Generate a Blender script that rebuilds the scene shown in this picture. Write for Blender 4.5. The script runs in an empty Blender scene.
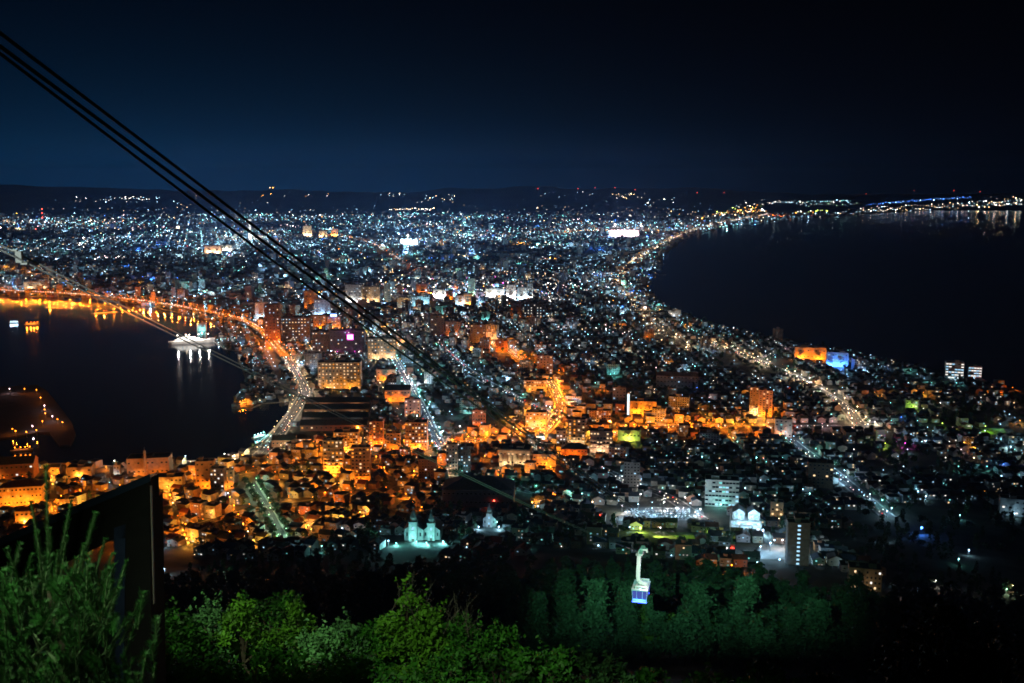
import bpy, bmesh, math, random
import numpy as np
from mathutils import Vector, Matrix

random.seed(11)
rng = np.random.default_rng(11)
SC = bpy.context.scene
COL = SC.collection
R = math.radians

# ------------------------------------------------------------------ camera
F, PITCH, CZ = 1000.0, R(9.2), 332.0
CP, SP = math.cos(PITCH), math.sin(PITCH)
cam_d = bpy.data.cameras.new('camera')
cam = bpy.data.objects.new('camera', cam_d)
COL.objects.link(cam)
cam.location = (0, 0, CZ)
cam.rotation_euler = (R(90) - PITCH, 0, 0)
cam_d.sensor_width = 36.0
cam_d.lens = F / 1024 * 36.0
cam_d.clip_start = 0.1
cam_d.clip_end = 150000
SC.camera = cam

# ------------------------------------------------------------------ night sky
world = bpy.data.worlds.new('World')
SC.world = world
world.use_nodes = True
nt = world.node_tree
for n in list(nt.nodes):
    nt.nodes.remove(n)
def wn(t, **k):
    n = nt.nodes.new(t)
    for a, b in k.items():
        setattr(n, a, b)
    return n
def wmath(op, a, b=None, clamp=False):
    n = wn('ShaderNodeMath', operation=op, use_clamp=clamp)
    for i, v in enumerate((a, b)):
        if v is None:
            continue
        if isinstance(v, (int, float)):
            n.inputs[i].default_value = v
        else:
            nt.links.new(v, n.inputs[i])
    return n.outputs[0]
tc = wn('ShaderNodeTexCoord')
sep = wn('ShaderNodeSeparateXYZ')
nt.links.new(tc.outputs['Generated'], sep.inputs[0])
el = wmath('MAXIMUM', sep.outputs['Z'], 0.0)
fall = wmath('EXPONENT', wmath('MULTIPLY', el, -14.0))            # glow dies away upwards
fall2 = wmath('EXPONENT', wmath('MULTIPLY', el, -30.0))
az = wmath('ARCTAN2', sep.outputs['X'], sep.outputs['Y'])
d1 = wmath('DIVIDE', wmath('ADD', az, 0.45), 0.48)                # city glow sits over the bay and the town
azf = wmath('EXPONENT', wmath('MULTIPLY', wmath('MULTIPLY', d1, d1), -1.0))
def wcol(c, f):
    n = wn('ShaderNodeMix', data_type='RGBA')
    n.inputs['A'].default_value = (0, 0, 0, 1)
    n.inputs['B'].default_value = (*c, 1)
    nt.links.new(f, n.inputs['Factor'])
    return n.outputs['Result']
def wadd(a, b):
    n = wn('ShaderNodeMix', data_type='RGBA', blend_type='ADD')
    n.inputs['Factor'].default_value = 1
    nt.links.new(a, n.inputs['A'])
    nt.links.new(b, n.inputs['B'])
    return n.outputs['Result']
glow = wcol((0.0000, 0.0225, 0.0680), wmath('MULTIPLY', fall, azf))
low = wcol((0.0010, 0.0010, 0.0010), wmath('MULTIPLY', fall2, azf))
base = wn('ShaderNodeRGB')
base.outputs[0].default_value = (0.00005, 0.0001, 0.0005, 1)
nsk = wn('ShaderNodeTexSky', sky_type='NISHITA')
nsk.sun_disc = False
nsk.sun_elevation = R(-4.0)
nsk.sun_rotation = R(200)
nmul = wn('ShaderNodeMix', data_type='RGBA', blend_type='MULTIPLY')
nmul.inputs['Factor'].default_value = 1
nt.links.new(nsk.outputs[0], nmul.inputs['A'])
nmul.inputs['B'].default_value = (0.0004, 0.0004, 0.0006, 1)
bg = wn('ShaderNodeBackground')
bg.inputs['Strength'].default_value = 0.74
nt.links.new(wadd(wadd(base.outputs[0], nmul.outputs['Result']), wadd(glow, low)), bg.inputs['Color'])
wo = wn('ShaderNodeOutputWorld')
nt.links.new(bg.outputs[0], wo.inputs['Surface'])

# ------------------------------------------------------------------ view and sampling
SC.view_settings.view_transform = 'Standard'
SC.view_settings.look = 'None'
SC.view_settings.exposure = 0.5
SC.view_settings.gamma = 1.0
SC.view_settings.use_curve_mapping = False
SC.render.engine = 'CYCLES'
cy = SC.cycles
cy.max_bounces = 2
cy.diffuse_bounces = 0
cy.glossy_bounces = 2
cy.transmission_bounces = 2
cy.volume_bounces = 0
cy.transparent_max_bounces = 4
cy.caustics_reflective = False
cy.caustics_refractive = False
cy.use_light_tree = True
cy.sample_clamp_indirect = 3.0
cy.use_adaptive_sampling = True
cy.adaptive_threshold = 0.03
cy.adaptive_min_samples = 24
cy.use_denoising = True
cy.filter_width = 1.7
SC.render.use_persistent_data = False
HAZE_DENSITY = 2.9e-5

# ------------------------------------------------------------------ floodlights of the summit station and added spots (just outside the frame, behind the deck)
def spot(name, loc, aim, power, size, blend, col, radius=0.25):
    d = bpy.data.lights.new(name, 'SPOT')
    d.energy, d.spot_size, d.spot_blend, d.color, d.shadow_soft_size = power, R(size), blend, col, radius
    o = bpy.data.objects.new(name, d)
    COL.objects.link(o)
    o.location = loc
    o.rotation_euler = (Vector(aim) - Vector(loc)).to_track_quat('-Z', 'Y').to_euler()
    return o
spot('station_floodlight', (-12.0, 0.0, 337.0), (92.0, 455, 128.0), 1.5e6, 20, 1.0, (0.32, 1.0, 0.62), 0.08)
spot('deck_floodlight', (1.0, -3.0, 333.2), (-5.0, 24, 332.4), 900, 51.5, 0.42, (0.8, 1.0, 0.6), 0.10)
spot('bank_floodlight', (-6.0, 3.5, 337.0), (-1.9, 20.5, 322.8), 5000, 26, 0.6, (0.8, 1.0, 0.55), 0.10)
spot('added_pine_spot', (-5.6, 2.6, 335.2), (-2.95, 6.4, 330.2), 3000, 27, 0.7, (0.8, 1.0, 0.6), 0.08)  # added spot that brightens only the pine

spot('added_rope_spot', (-14.5, 4.0, 337.5), (-13.6, 34, 328.2), 90000, 17, 0.7, (0.9, 1.0, 0.95), 0.1)  # added narrow spot that brightens the near stretch of the pale ropes

# ------------------------------------------------------------------ pixel <-> place
PROF_R = [0, 8, 15, 30, 60, 100, 200, 300, 450, 600, 750, 900, 1050, 1200, 1e6]
PROF_Z = [326, 322, 315, 303, 288, 270, 225, 182, 122, 78, 45, 22, 8, 0, 0]
def terr(x, y):
    r = np.hypot(x, y)
    return np.interp(r, PROF_R, PROF_Z)
def proj(x, y, z):
    dz = z - CZ
    zc = y * CP - dz * SP
    yc = y * SP + dz * CP
    return 512 + F * x / zc, 341.5 - F * yc / zc, zc
def ray(px, py):
    a, b = (px - 512) / F, (341.5 - py) / F
    return np.array([a, CP + b * SP, b * CP - SP])
def at(px, py, depth):
    d = ray(px, py)
    return np.array([0, 0, CZ]) + d * depth          # depth along the view axis
def gnd(px, py, z=None):
    d = ray(px, py)
    if z is not None:
        t = (z - CZ) / d[2]
        return np.array([d[0] * t, d[1] * t, z])
    t = 5.0
    while t < 200000:
        p = d * t
        if CZ + p[2] <= terr(p[0], p[1]):
            break
        t *= 1.01
    lo, hi = t / 1.01, t
    for _ in range(24):
        m = (lo + hi) / 2
        p = d * m
        if CZ + p[2] <= terr(p[0], p[1]):
            hi = m
        else:
            lo = m
    p = d * hi
    return np.array([p[0], p[1], terr(p[0], p[1])])
def height_for(x, y, z0, py):
    """height so that a vertical edge standing at x, y, z0 ends at picture row py"""
    b = (341.5 - py) / F
    # yc/zc = b ; yc = y*SP + dz*CP ; zc = y*CP - dz*SP
    dz = (b * y * CP - y * SP) / (CP + b * SP)
    return CZ + dz - z0
def inpoly(x, y, poly):
    if np.ndim(x) == 0:
        ins = False; j = len(poly) - 1
        for i in range(len(poly)):
            x0, y0 = poly[i]; x1, y1 = poly[j]
            if (y0 > y) != (y1 > y) and x < (x1 - x0) * (y - y0) / ((y1 - y0) or 1e-9) + x0: ins = not ins
            j = i
        return ins
    x = np.asarray(x, float); y = np.asarray(y, float)
    ins = np.zeros(x.shape, bool)
    n = len(poly)
    for i in range(n):
        x0, y0 = poly[i]; x1, y1 = poly[(i + 1) % n]
        c = ((y0 > y) != (y1 > y)) & (x < (x1 - x0) * (y - y0) / ((y1 - y0) or 1e-9) + x0)
        ins ^= c
    return ins

# ------------------------------------------------------------------ materials
MATS = {}
def mat(name, col, rough=0.8, var=0.25, scale=0.6, metal=0.0, emit=None, estr=0.0, bump=0.0):
    if name in MATS:
        return MATS[name]
    m = bpy.data.materials.new(name)
    m.use_nodes = True
    t = m.node_tree
    b = t.nodes['Principled BSDF']
    b.inputs['Roughness'].default_value = rough
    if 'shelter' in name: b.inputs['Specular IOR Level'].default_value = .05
    b.inputs['Metallic'].default_value = metal
    geo = t.nodes.new('ShaderNodeNewGeometry')
    no = t.nodes.new('ShaderNodeTexNoise')
    no.inputs['Scale'].default_value = scale
    no.inputs['Detail'].default_value = 3
    t.links.new(geo.outputs['Position'], no.inputs['Vector'])
    rp = t.nodes.new('ShaderNodeValToRGB')
    rp.color_ramp.elements[0].position, rp.color_ramp.elements[1].position = 0.3, 0.7
    rp.color_ramp.elements[0].color = (*[c * (1 - var) for c in col], 1)
    rp.color_ramp.elements[1].color = (*[min(1, c * (1 + var)) for c in col], 1)
    t.links.new(no.outputs['Fac'], rp.inputs[0])
    t.links.new(rp.outputs[0], b.inputs['Base Color'])
    if bump:
        bp = t.nodes.new('ShaderNodeBump')
        bp.inputs['Strength'].default_value = bump
        t.links.new(no.outputs['Fac'], bp.inputs['Height'])
        t.links.new(bp.outputs[0], b.inputs['Normal'])
    if emit:
        b.inputs['Emission Color'].default_value = (*emit, 1)
        b.inputs['Emission Strength'].default_value = estr
        m.cycles.emission_sampling = 'NONE'
    MATS[name] = m
    return m
def glowmat(name, col, strength):
    if name in MATS:
        return MATS[name]
    m = bpy.data.materials.new(name)
    m.use_nodes = True
    t = m.node_tree
    t.nodes.remove(t.nodes['Principled BSDF'])
    e = t.nodes.new('ShaderNodeEmission')
    e.inputs['Color'].default_value = (*col, 1)
    e.inputs['Strength'].default_value = strength
    t.links.new(e.outputs[0], t.nodes['Material Output'].inputs['Surface'])
    m.cycles.emission_sampling = 'NONE'
    MATS[name] = m
    return m
def attr_glow(name):
    m = bpy.data.materials.new(name)
    m.use_nodes = True
    t = m.node_tree
    t.nodes.remove(t.nodes['Principled BSDF'])
    e = t.nodes.new('ShaderNodeEmission')
    a = t.nodes.new('ShaderNodeAttribute')
    a.attribute_name = 'lamp_colour'
    t.links.new(a.outputs['Color'], e.inputs['Color'])
    t.links.new(e.outputs[0], t.nodes['Material Output'].inputs['Surface'])
    m.cycles.emission_sampling = 'NONE'
    return m

LC = dict(orange=(1, .21, .009), amber=(1, .36, .04), warm=(1, .66, .34), white=(1, .93, .84), cool=(.40, .74, 1), teal=(.26, .95, .92),
          green=(.5, 1, .62), lime=(.65, 1, .12), blue=(.06, .24, 1), magenta=(1, .08, .75), red=(1, .06, .03), pink=(1, .62, .66), sky=(.32, .66, 1))

WALL = {}
for k, c in dict(cream=(.52, .46, .36), white=(.62, .62, .60), grey=(.33, .34, .36), tan=(.42, .33, .24), brick=(.30, .16, .11), pink=(.50, .36, .33),
                 dark=(.13, .13, .15), brown=(.20, .14, .10), mint=(.42, .52, .48), lav=(.46, .44, .52)).items():
    WALL[k] = mat('wall_' + k, tuple(v * .78 for v in c), .85, .2, .35)
ROOF = {}
for k, c in dict(slate=(.05, .055, .065), rust=(.13, .05, .035), navy=(.04, .055, .09), moss=(.05, .07, .05), tin=(.16, .17, .19)).items():
    ROOF[k] = mat('roof_' + k, c, .7, .3, .5)
DARKGLASS = mat('dark_window_glass', (.02, .025, .03), .15, .3, 2)
CONC = mat('concrete', (.30, .30, .29), .9, .2, .3)
ASPH = mat('asphalt', (.055, .056, .060), .85, .3, .25)
STEEL = mat('galvanised_steel', (.30, .31, .32), .5, .15, 3, .6)
BLACKM = mat('dark_painted_steel', (.02, .02, .022), .6, .3, 2)
WG = {k: glowmat('window_light_' + k, LC[k], s) for k, s in dict(warm=1.1, white=1.0, cool=.9, amber=1.0, teal=.7, orange=.9).items()}
for _k in ('warm', 'white', 'cool', 'amber', 'teal', 'orange'):          # curtained rooms
    WG[_k + '_dim'] = glowmat('curtained_light_' + _k, LC[_k], .22)
GL = {k: glowmat('lamp_light_' + k, LC[k], 14.0) for k in LC}

# ------------------------------------------------------------------ mesh helpers
class MB:
    def __init__(s):
        s.v, s.f, s.m, s.mats = [], [], [], []
    def mi(s, m):
        if m not in s.mats:
            s.mats.append(m)
        return s.mats.index(m)
    def poly(s, pts, m):
        n = len(s.v)
        s.v += [tuple(p) for p in pts]
        s.f.append(tuple(range(n, n + len(pts))))
        s.m.append(s.mi(m))
    def box(s, x0, y0, z0, x1, y1, z1, m, top=None):
        n = len(s.v)
        s.v += [(x0, y0, z0), (x1, y0, z0), (x1, y1, z0), (x0, y1, z0), (x0, y0, z1), (x1, y0, z1), (x1, y1, z1), (x0, y1, z1)]
        k = s.mi(m); kt = s.mi(top) if top else k
        s.f += [(n + 3, n + 2, n + 1, n), (n + 4, n + 5, n + 6, n + 7), (n, n + 1, n + 5, n + 4), (n + 1, n + 2, n + 6, n + 5), (n + 2, n + 3, n + 7, n + 6), (n + 3, n, n + 4, n + 7)]
        s.m += [k, kt, k, k, k, k]
    def gable(s, x0, y0, z0, x1, y1, h, m, wallm, along='x', over=.5):
        """pitched roof with eaves on a box top"""
        k = s.mi(m); kw = s.mi(wallm)
        n = len(s.v)
        if along == 'x':
            ym = (y0 + y1) / 2
            s.v += [(x0 - over, y0 - over, z0 - .25), (x1 + over, y0 - over, z0 - .25), (x1 + over, y1 + over, z0 - .25), (x0 - over, y1 + over, z0 - .25), (x0 - over, ym, z0 + h), (x1 + over, ym, z0 + h)]
            s.f += [(n, n + 1, n + 5, n + 4), (n + 2, n + 3, n + 4, n + 5), (n, n + 3, n + 2, n + 1), (n + 3, n, n + 4), (n + 1, n + 2, n + 5)]
        else:
            xm = (x0 + x1) / 2
            s.v += [(x0 - over, y0 - over, z0 - .25), (x1 + over, y0 - over, z0 - .25), (x1 + over, y1 + over, z0 - .25), (x0 - over, y1 + over, z0 - .25), (xm, y0 - over, z0 + h), (xm, y1 + over, z0 + h)]
            s.f += [(n + 3, n, n + 4, n + 5), (n + 1, n + 2, n + 5, n + 4), (n, n + 3, n + 2, n + 1), (n, n + 1, n + 4), (n + 2, n + 3, n + 5)]
        s.m += [k, k, k, kw, kw]
    def hip(s, x0, y0, z0, x1, y1, h, m, over=.4, rid=.45):
        k = s.mi(m); n = len(s.v)
        a, b = x0 + (x1 - x0) * rid / 1.0 * .7, x1 - (x1 - x0) * rid / 1.0 * .7
        ym = (y0 + y1) / 2
        s.v += [(x0 - over, y0 - over, z0 - .15), (x1 + over, y0 - over, z0 - .15), (x1 + over, y1 + over, z0 - .15), (x0 - over, y1 + over, z0 - .15), (a, ym, z0 + h), (b, ym, z0 + h)]
        s.f += [(n, n + 1, n + 5, n + 4), (n + 1, n + 2, n + 5), (n + 2, n + 3, n + 4, n + 5), (n + 3, n, n + 4), (n, n + 3, n + 2, n + 1)]
        s.m += [k] * 5
    def cyl(s, p0, p1, r0, r1, m, n=8, cap=True):
        p0, p1 = Vector(p0), Vector(p1)
        d = (p1 - p0).normalized()
        a = d.orthogonal().normalized(); b = d.cross(a)
        k = s.mi(m); i0 = len(s.v)
        for p, r in ((p0, r0), (p1, r1)):
            for j in range(n):
                t = 2 * math.pi * j / n
                s.v.append(tuple(p + (a * math.cos(t) + b * math.sin(t)) * r))
        for j in range(n):
            s.f.append((i0 + j, i0 + (j + 1) % n, i0 + n + (j + 1) % n, i0 + n + j)); s.m.append(k)
        if cap:
            s.f += [tuple(range(i0 + n - 1, i0 - 1, -1)), tuple(range(i0 + n, i0 + 2 * n))]
            s.m += [k, k]
    def ball(s, c, r, m, sx=1, sy=1, sz=1, nu=8, nv=5):
        k = s.mi(m); i0 = len(s.v)
        s.v.append((c[0], c[1], c[2] - r * sz))
        for i in range(1, nv):
            t = -math.pi / 2 + math.pi * i / nv
            for j in range(nu):
                a = 2 * math.pi * j / nu
                s.v.append((c[0] + r * sx * math.cos(t) * math.cos(a), c[1] + r * sy * math.cos(t) * math.sin(a), c[2] + r * sz * math.sin(t)))
        s.v.append((c[0], c[1], c[2] + r * sz))
        top = len(s.v) - 1
        for j in range(nu):
            j2 = (j + 1) % nu
            s.f.append((i0, i0 + 1 + j2, i0 + 1 + j)); s.m.append(k)
            for i in range(nv - 2):
                q = i0 + 1 + i * nu
                s.f.append((q + j, q + j2, q + nu + j2, q + nu + j)); s.m.append(k)
            q = i0 + 1 + (nv - 2) * nu
            s.f.append((q + j, q + j2, top)); s.m.append(k)
    def tube(s, pts, r, m, n=6):
        k = s.mi(m); i0 = len(s.v)
        pts = [Vector(p) for p in pts]
        for i, p in enumerate(pts):
            d = (pts[min(i + 1, len(pts) - 1)] - pts[max(i - 1, 0)]).normalized()
            a = d.cross(Vector((0, 0, 1)))
            a = a.normalized() if a.length > 1e-4 else Vector((1, 0, 0))
            b = a.cross(d)
            rr = r[i] if isinstance(r, (list, tuple)) else r
            for j in range(n):
                t = 2 * math.pi * j / n
                s.v.append(tuple(p + (a * math.cos(t) + b * math.sin(t)) * rr))
        for i in range(len(pts) - 1):
            for j in range(n):
                s.f.append((i0 + i * n + j, i0 + i * n + (j + 1) % n, i0 + (i + 1) * n + (j + 1) % n, i0 + (i + 1) * n + j)); s.m.append(k)
    def mesh(s, name):
        me = bpy.data.meshes.new(name)
        me.from_pydata(s.v, [], s.f)
        for m in s.mats:
            me.materials.append(m)
        if s.f:
            me.polygons.foreach_set('material_index', s.m)
        me.update()
        return me
    def build(s, name, parent=None):
        return link(name, s.mesh(name), parent)
def link(name, data, parent=None):
    o = bpy.data.objects.new(name, data)
    COL.objects.link(o)
    if parent:
        o.parent = parent
    return o
def tag(o, label=None, cat=None, group=None, kind=None):
    if label: o['label'] = label
    if cat: o['category'] = cat
    if group: o['group'] = group
    if kind: o['kind'] = kind
    return o
def empty(name, loc, rz=0.0):
    o = link(name, None)
    o.location = loc
    o.rotation_euler = (0, 0, rz)
    o.empty_display_size = 1
    return o
def npmesh(name, V, Fq, mats, mi=None):
    """quads (n,4) or triangles (n,3) from numpy"""
    me = bpy.data.meshes.new(name)
    k = Fq.shape[1]
    me.vertices.add(len(V)); me.vertices.foreach_set('co', np.asarray(V, np.float32).ravel())
    me.loops.add(Fq.size); me.loops.foreach_set('vertex_index', np.asarray(Fq, np.int32).ravel())
    me.polygons.add(len(Fq)); me.polygons.foreach_set('loop_start', np.arange(0, Fq.size, k, dtype=np.int32))
    for m in mats:
        me.materials.append(m)
    if mi is not None:
        me.polygons.foreach_set('material_index', np.asarray(mi, np.int32))
    me.update(calc_edges=True)
    me.validate()
    return me
ONES = 'zeroth first second third fourth fifth sixth seventh eighth ninth tenth eleventh twelfth thirteenth fourteenth fifteenth sixteenth seventeenth eighteenth nineteenth'.split()
CARD = 'x one two three four five six seven eight nine'.split()
TENS = {2: 'twent', 3: 'thirt', 4: 'fort', 5: 'fift', 6: 'sixt', 7: 'sevent', 8: 'eight', 9: 'ninet'}
def nth(i):
    if i < 20: return ONES[i]
    if i >= 100: return 'hundred-and-' + nth(i - 100) if i > 100 else 'hundredth'
    t, u = divmod(i, 10)
    return TENS[t] + ('ieth' if u == 0 else 'y-' + ONES[u])

# ------------------------------------------------------------------ light points that really light their surroundings
LIGHTDATA = {}
NLIGHT = [0]
def pt_light(loc, colour, power, radius=.35):
    key = (colour, round(power), radius)
    if key not in LIGHTDATA:
        d = bpy.data.lights.new('lamp_' + colour, 'POINT')
        d.color, d.energy, d.shadow_soft_size = LC[colour], power, radius
        LIGHTDATA[key] = d
    o = bpy.data.objects.new('lamp_' + colour, LIGHTDATA[key])
    COL.objects.link(o)
    o.location = loc
    NLIGHT[0] += 1
    return o

# stuff: lamps beyond the individual ones, gathered as one mesh
SL_P, SL_S, SL_C = [], [], []
def far_lamp(p, size, col):
    SL_P.append(p); SL_S.append(size * 1.5); SL_C.append(np.asarray(col, float) / 2.1)

# ------------------------------------------------------------------ traced outlines (picture rows turned into ground points)
def W(pts, z=0.0):
    return [tuple(gnd(x, y, z)[:2]) for x, y in pts]
SEA_PX = [(1500, 205), (1024, 207), (960, 209), (900, 212), (850, 215), (800, 219), (768, 222), (735, 226), (704, 232), (684, 240), (670, 249), (662, 258), (656, 268),
          (650, 280), (648, 290), (658, 303), (688, 316), (735, 330), (780, 340), (830, 350), (880, 359), (930, 370), (970, 379), (1024, 393), (1200, 432), (1500, 490)]
HARB_PX = [(-500, 294), (-60, 295), (0, 297), (60, 297), (110, 299), (160, 309), (196, 317), (214, 323), (224, 334), (214, 342), (226, 350), (243, 352), (241, 364), (246, 378), (243, 388), (236, 397),
           (233, 409), (250, 409), (262, 404), (290, 402), (289, 412), (277, 427), (262, 441), (240, 455), (216, 460), (160, 463), (112, 467), (60, 464), (0, 467), (-300, 474), (-500, 474)]
ISLE_PX = [(-260, 388), (0, 388), (38, 386), (48, 393), (60, 408), (72, 424), (76, 436), (70, 447), (60, 447), (50, 434), (38, 434), (0, 440), (-260, 446)]
SEA, HARB, ISLE = W(SEA_PX), W(HARB_PX), W(ISLE_PX)
def on_water(x, y):
    return inpoly(x, y, SEA) | inpoly(x, y, HARB)

ORANGE_Z = [(-40, 470), (110, 470), (215, 464), (300, 438), (318, 425), (400, 425), (440, 438), (500, 425), (560, 405), (600, 415), (690, 408), (785, 412), (785, 443), (690, 440), (610, 446), (560, 470), (500, 478), (440, 485), (420, 505), (330, 535), (240, 555), (150, 575), (-40, 560)]
DARK_Z = [[(838, 512), (905, 505), (1024, 512), (1200, 520), (1200, 590), (1024, 585), (880, 572), (838, 560)], [(420, 478), (520, 478), (530, 506), (430, 508)], [(385, 505), (610, 525), (620, 570), (300, 570)]]
TEAL_Z = [(560, 455), (700, 440), (850, 440), (930, 520), (800, 560), (600, 530), (520, 500)]
CENTRE_Z = [(250, 290), (400, 272), (560, 272), (600, 300), (560, 330), (470, 360), (330, 360), (250, 340)]
def zone(px, py):
    for d in DARK_Z:
        if inpoly(px, py, d): return 'dark'
    if inpoly(px, py, ORANGE_Z): return 'orange'
    if inpoly(px, py, TEAL_Z): return 'teal'
    if inpoly(px, py, CENTRE_Z): return 'centre'
    return 'mixed'
def pick(w):
    ks = list(w); return random.choices(ks, [w[k] for k in ks])[0]
PAL = dict(orange=dict(orange=5, amber=4, warm=1, cool=.4), teal=dict(teal=3, cool=4, white=1.5, warm=.7, green=.3), centre=dict(white=3, cool=3, warm=2, amber=1.2, pink=.4, teal=.8, magenta=.1),
           mixed=dict(cool=6, sky=1.6, teal=2.4, white=1.2, warm=.9, amber=.35, orange=.2, green=.12, blue=.12, pink=.25, red=.05), dark=dict(cool=1, warm=.4, teal=1))

# ================================================================== SETTING: ground, water, hills, roads, haze
rr_ = np.concatenate([np.arange(0, 64, 4), np.arange(64, 1320, 24), np.geomspace(1320, 19500, 20)])
na = 240
aa = np.linspace(0, 2 * math.pi, na, endpoint=False)
V = [(0, 0, float(PROF_Z[0]))]
X = np.outer(rr_[1:], np.sin(aa)); Y = np.outer(rr_[1:], np.cos(aa))
Z = terr(X, Y)
bump = (np.sin(X * .031 + 1) * np.cos(Y * .027) * 2.2 + np.sin(X * .083 + Y * .06) * 1.0)
Z = Z + bump * np.clip(Z / 150, 0, 1) * np.clip((np.hypot(X, Y) - 40) / 60, 0, 1)
V += list(zip(X.ravel(), Y.ravel(), Z.ravel()))
fs = [(0, 1 + (j + 1) % na, 1 + j) for j in range(na)]
for i in range(len(rr_) - 2):
    a = 1 + i * na
    for j in range(na):
        fs.append((a + j, a + (j + 1) % na, a + na + (j + 1) % na, a + na + j))
gm = bpy.data.meshes.new('ground')
gm.from_pydata(V, [], [f[::-1] for f in fs])
g_mat = bpy.data.materials.new('night_ground'); g_mat.use_nodes = True
t = g_mat.node_tree; b = t.nodes['Principled BSDF']; b.inputs['Roughness'].default_value = .95
geo = t.nodes.new('ShaderNodeNewGeometry'); sx = t.nodes.new('ShaderNodeSeparateXYZ'); t.links.new(geo.outputs['Position'], sx.inputs[0])
n1 = t.nodes.new('ShaderNodeTexNoise'); n1.inputs['Scale'].default_value = .02; n1.inputs['Detail'].default_value = 6; t.links.new(geo.outputs['Position'], n1.inputs['Vector'])
r1 = t.nodes.new('ShaderNodeValToRGB'); t.links.new(n1.outputs['Fac'], r1.inputs[0])
r1.color_ramp.elements[0].color = (.035, .045, .03, 1); r1.color_ramp.elements[1].color = (.13, .125, .115, 1)
r1.color_ramp.elements[0].position = .38; r1.color_ramp.elements[1].position = .6
mr = t.nodes.new('ShaderNodeMapRange'); mr.inputs['From Min'].default_value = 46; mr.inputs['From Max'].default_value = 60; t.links.new(sx.outputs['Z'], mr.inputs['Value'])
mx = t.nodes.new('ShaderNodeMix'); mx.data_type = 'RGBA'; mx.inputs['B'].default_value = (.018, .03, .012, 1)
t.links.new(mr.outputs[0], mx.inputs['Factor']); t.links.new(r1.outputs[0], mx.inputs['A']); t.links.new(mx.outputs['Result'], b.inputs['Base Color'])
gm.materials.append(g_mat); gm.update()
tag(link('ground', gm), kind='structure')

wat = bpy.data.materials.new('night_water'); wat.use_nodes = True
t = wat.node_tree; b = t.nodes['Principled BSDF']
b.inputs['Base Color'].default_value = (.002, .005, .011, 1); b.inputs['Roughness'].default_value = .09; b.inputs['IOR'].default_value = 1.33
geo = t.nodes.new('ShaderNodeNewGeometry'); n1 = t.nodes.new('ShaderNodeTexNoise'); n1.inputs['Scale'].default_value = .09; n1.inputs['Detail'].default_value = 4
t.links.new(geo.outputs['Position'], n1.inputs['Vector'])
bp = t.nodes.new('ShaderNodeBump'); bp.inputs['Strength'].default_value = .25; bp.inputs['Distance'].default_value = 1.2
t.links.new(n1.outputs['Fac'], bp.inputs['Height']); t.links.new(bp.outputs[0], b.inputs['Normal'])
def flat_poly(name, pts, z, m, kind='structure'):
    bm = bmesh.new()
    f = bm.faces.new([bm.verts.new((x, y, z)) for x, y in pts])
    bmesh.ops.triangulate(bm, faces=[f])
    me = bpy.data.meshes.new(name)
    for f in bm.faces:
        if f.normal.z < 0: f.normal_flip()
    bm.to_mesh(me); bm.free()
    me.materials.append(m)
    return tag(link(name, me), kind=kind)
flat_poly('sea', SEA, .3, wat)
flat_poly('harbour_water', HARB, .3, wat)
def slab(name, pts, z0, z1, m, kind='structure'):
    me = MB()
    ar = sum(pts[i][0] * pts[(i + 1) % len(pts)][1] - pts[(i + 1) % len(pts)][0] * pts[i][1] for i in range(len(pts)))
    if ar < 0: pts = pts[::-1]
    for i in range(len(pts)):
        (a, b_), (c, d) = pts[i], pts[(i + 1) % len(pts)]
        me.poly([(a, b_, z0), (c, d, z0), (c, d, z1), (a, b_, z1)], m)
    me.poly([(x, y, z1) for x, y in pts], m)
    bm = bmesh.new(); bm.from_mesh(me.mesh('t')); bmesh.ops.triangulate(bm, faces=[f for f in bm.faces if len(f.verts) > 4])
    o = bpy.data.meshes.new(name); bm.to_mesh(o); bm.free(); o.materials.append(m)
    return tag(link(name, o), kind=kind)
slab('islet', ISLE, 0, 2.2, mat('islet_ground', (.018, .018, .016), .95, .4, .05))
# unseen wall added above the camera to keep the floodlight off the near bank
_pw = MB(); _pw.box(-24, 1.9, 333.6, -6.5, 2.1, 335.98, CONC); tag(_pw.build('light_baffle'), kind='structure')
_pw = MB(); _pw.box(-24, -6, 333.3, -6.5, 2.1, 333.59, CONC); tag(_pw.build('deck_slab'), kind='structure')
# quay edges
def strip(pts, w):
    out = []
    n = len(pts)
    for i in range(n):
        a = np.array(pts[max(i - 1, 0)][:2]); c = np.array(pts[min(i + 1, n - 1)][:2])
        d = (c - a) / (np.linalg.norm(c - a) + 1e-9)
        nn = np.array([-d[1], d[0]])
        p = np.array(pts[i][:2])
        out.append((p + nn * w / 2, p - nn * w / 2))
    return out
def smooth(pts, k=8):
    """catmull-rom through points"""
    P = [np.array(p, float) for p in pts]
    P = [2 * P[0] - P[1]] + P + [2 * P[-1] - P[-2]]
    out = []
    for i in range(1, len(P) - 2):
        for j in range(k):
            t = j / k
            a, b_, c, d = P[i - 1], P[i], P[i + 1], P[i + 2]
            out.append(.5 * ((2 * b_) + (-a + c) * t + (2 * a - 5 * b_ + 4 * c - d) * t * t + (-a + 3 * b_ - 3 * c + d) * t ** 3))
    out.append(P[-2])
    return out
def wall_strip(name, pts, w, z0, z1, m):
    me = MB(); s = strip(pts, w)
    for i in range(len(s) - 1):
        a, b_ = s[i]; c, d = s[i + 1]
        me.poly([(*a, z1), (*b_, z1), (*d, z1), (*c, z1)], m)
        me.poly([(*b_, z0), (*d, z0), (*d, z1), (*b_, z1)], m)
        me.poly([(*c, z0), (*a, z0), (*a, z1), (*c, z1)], m)
    return tag(me.build(name), kind='structure')
wall_strip('quay_edge', HARB[2:33], 3.0, 0, 1.3, CONC)
wall_strip('sea_shore', SEA[5:25], 9.0, 0, 1.0, mat('shore_sand', (.12, .11, .09), .95, .3, .05))

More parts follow.
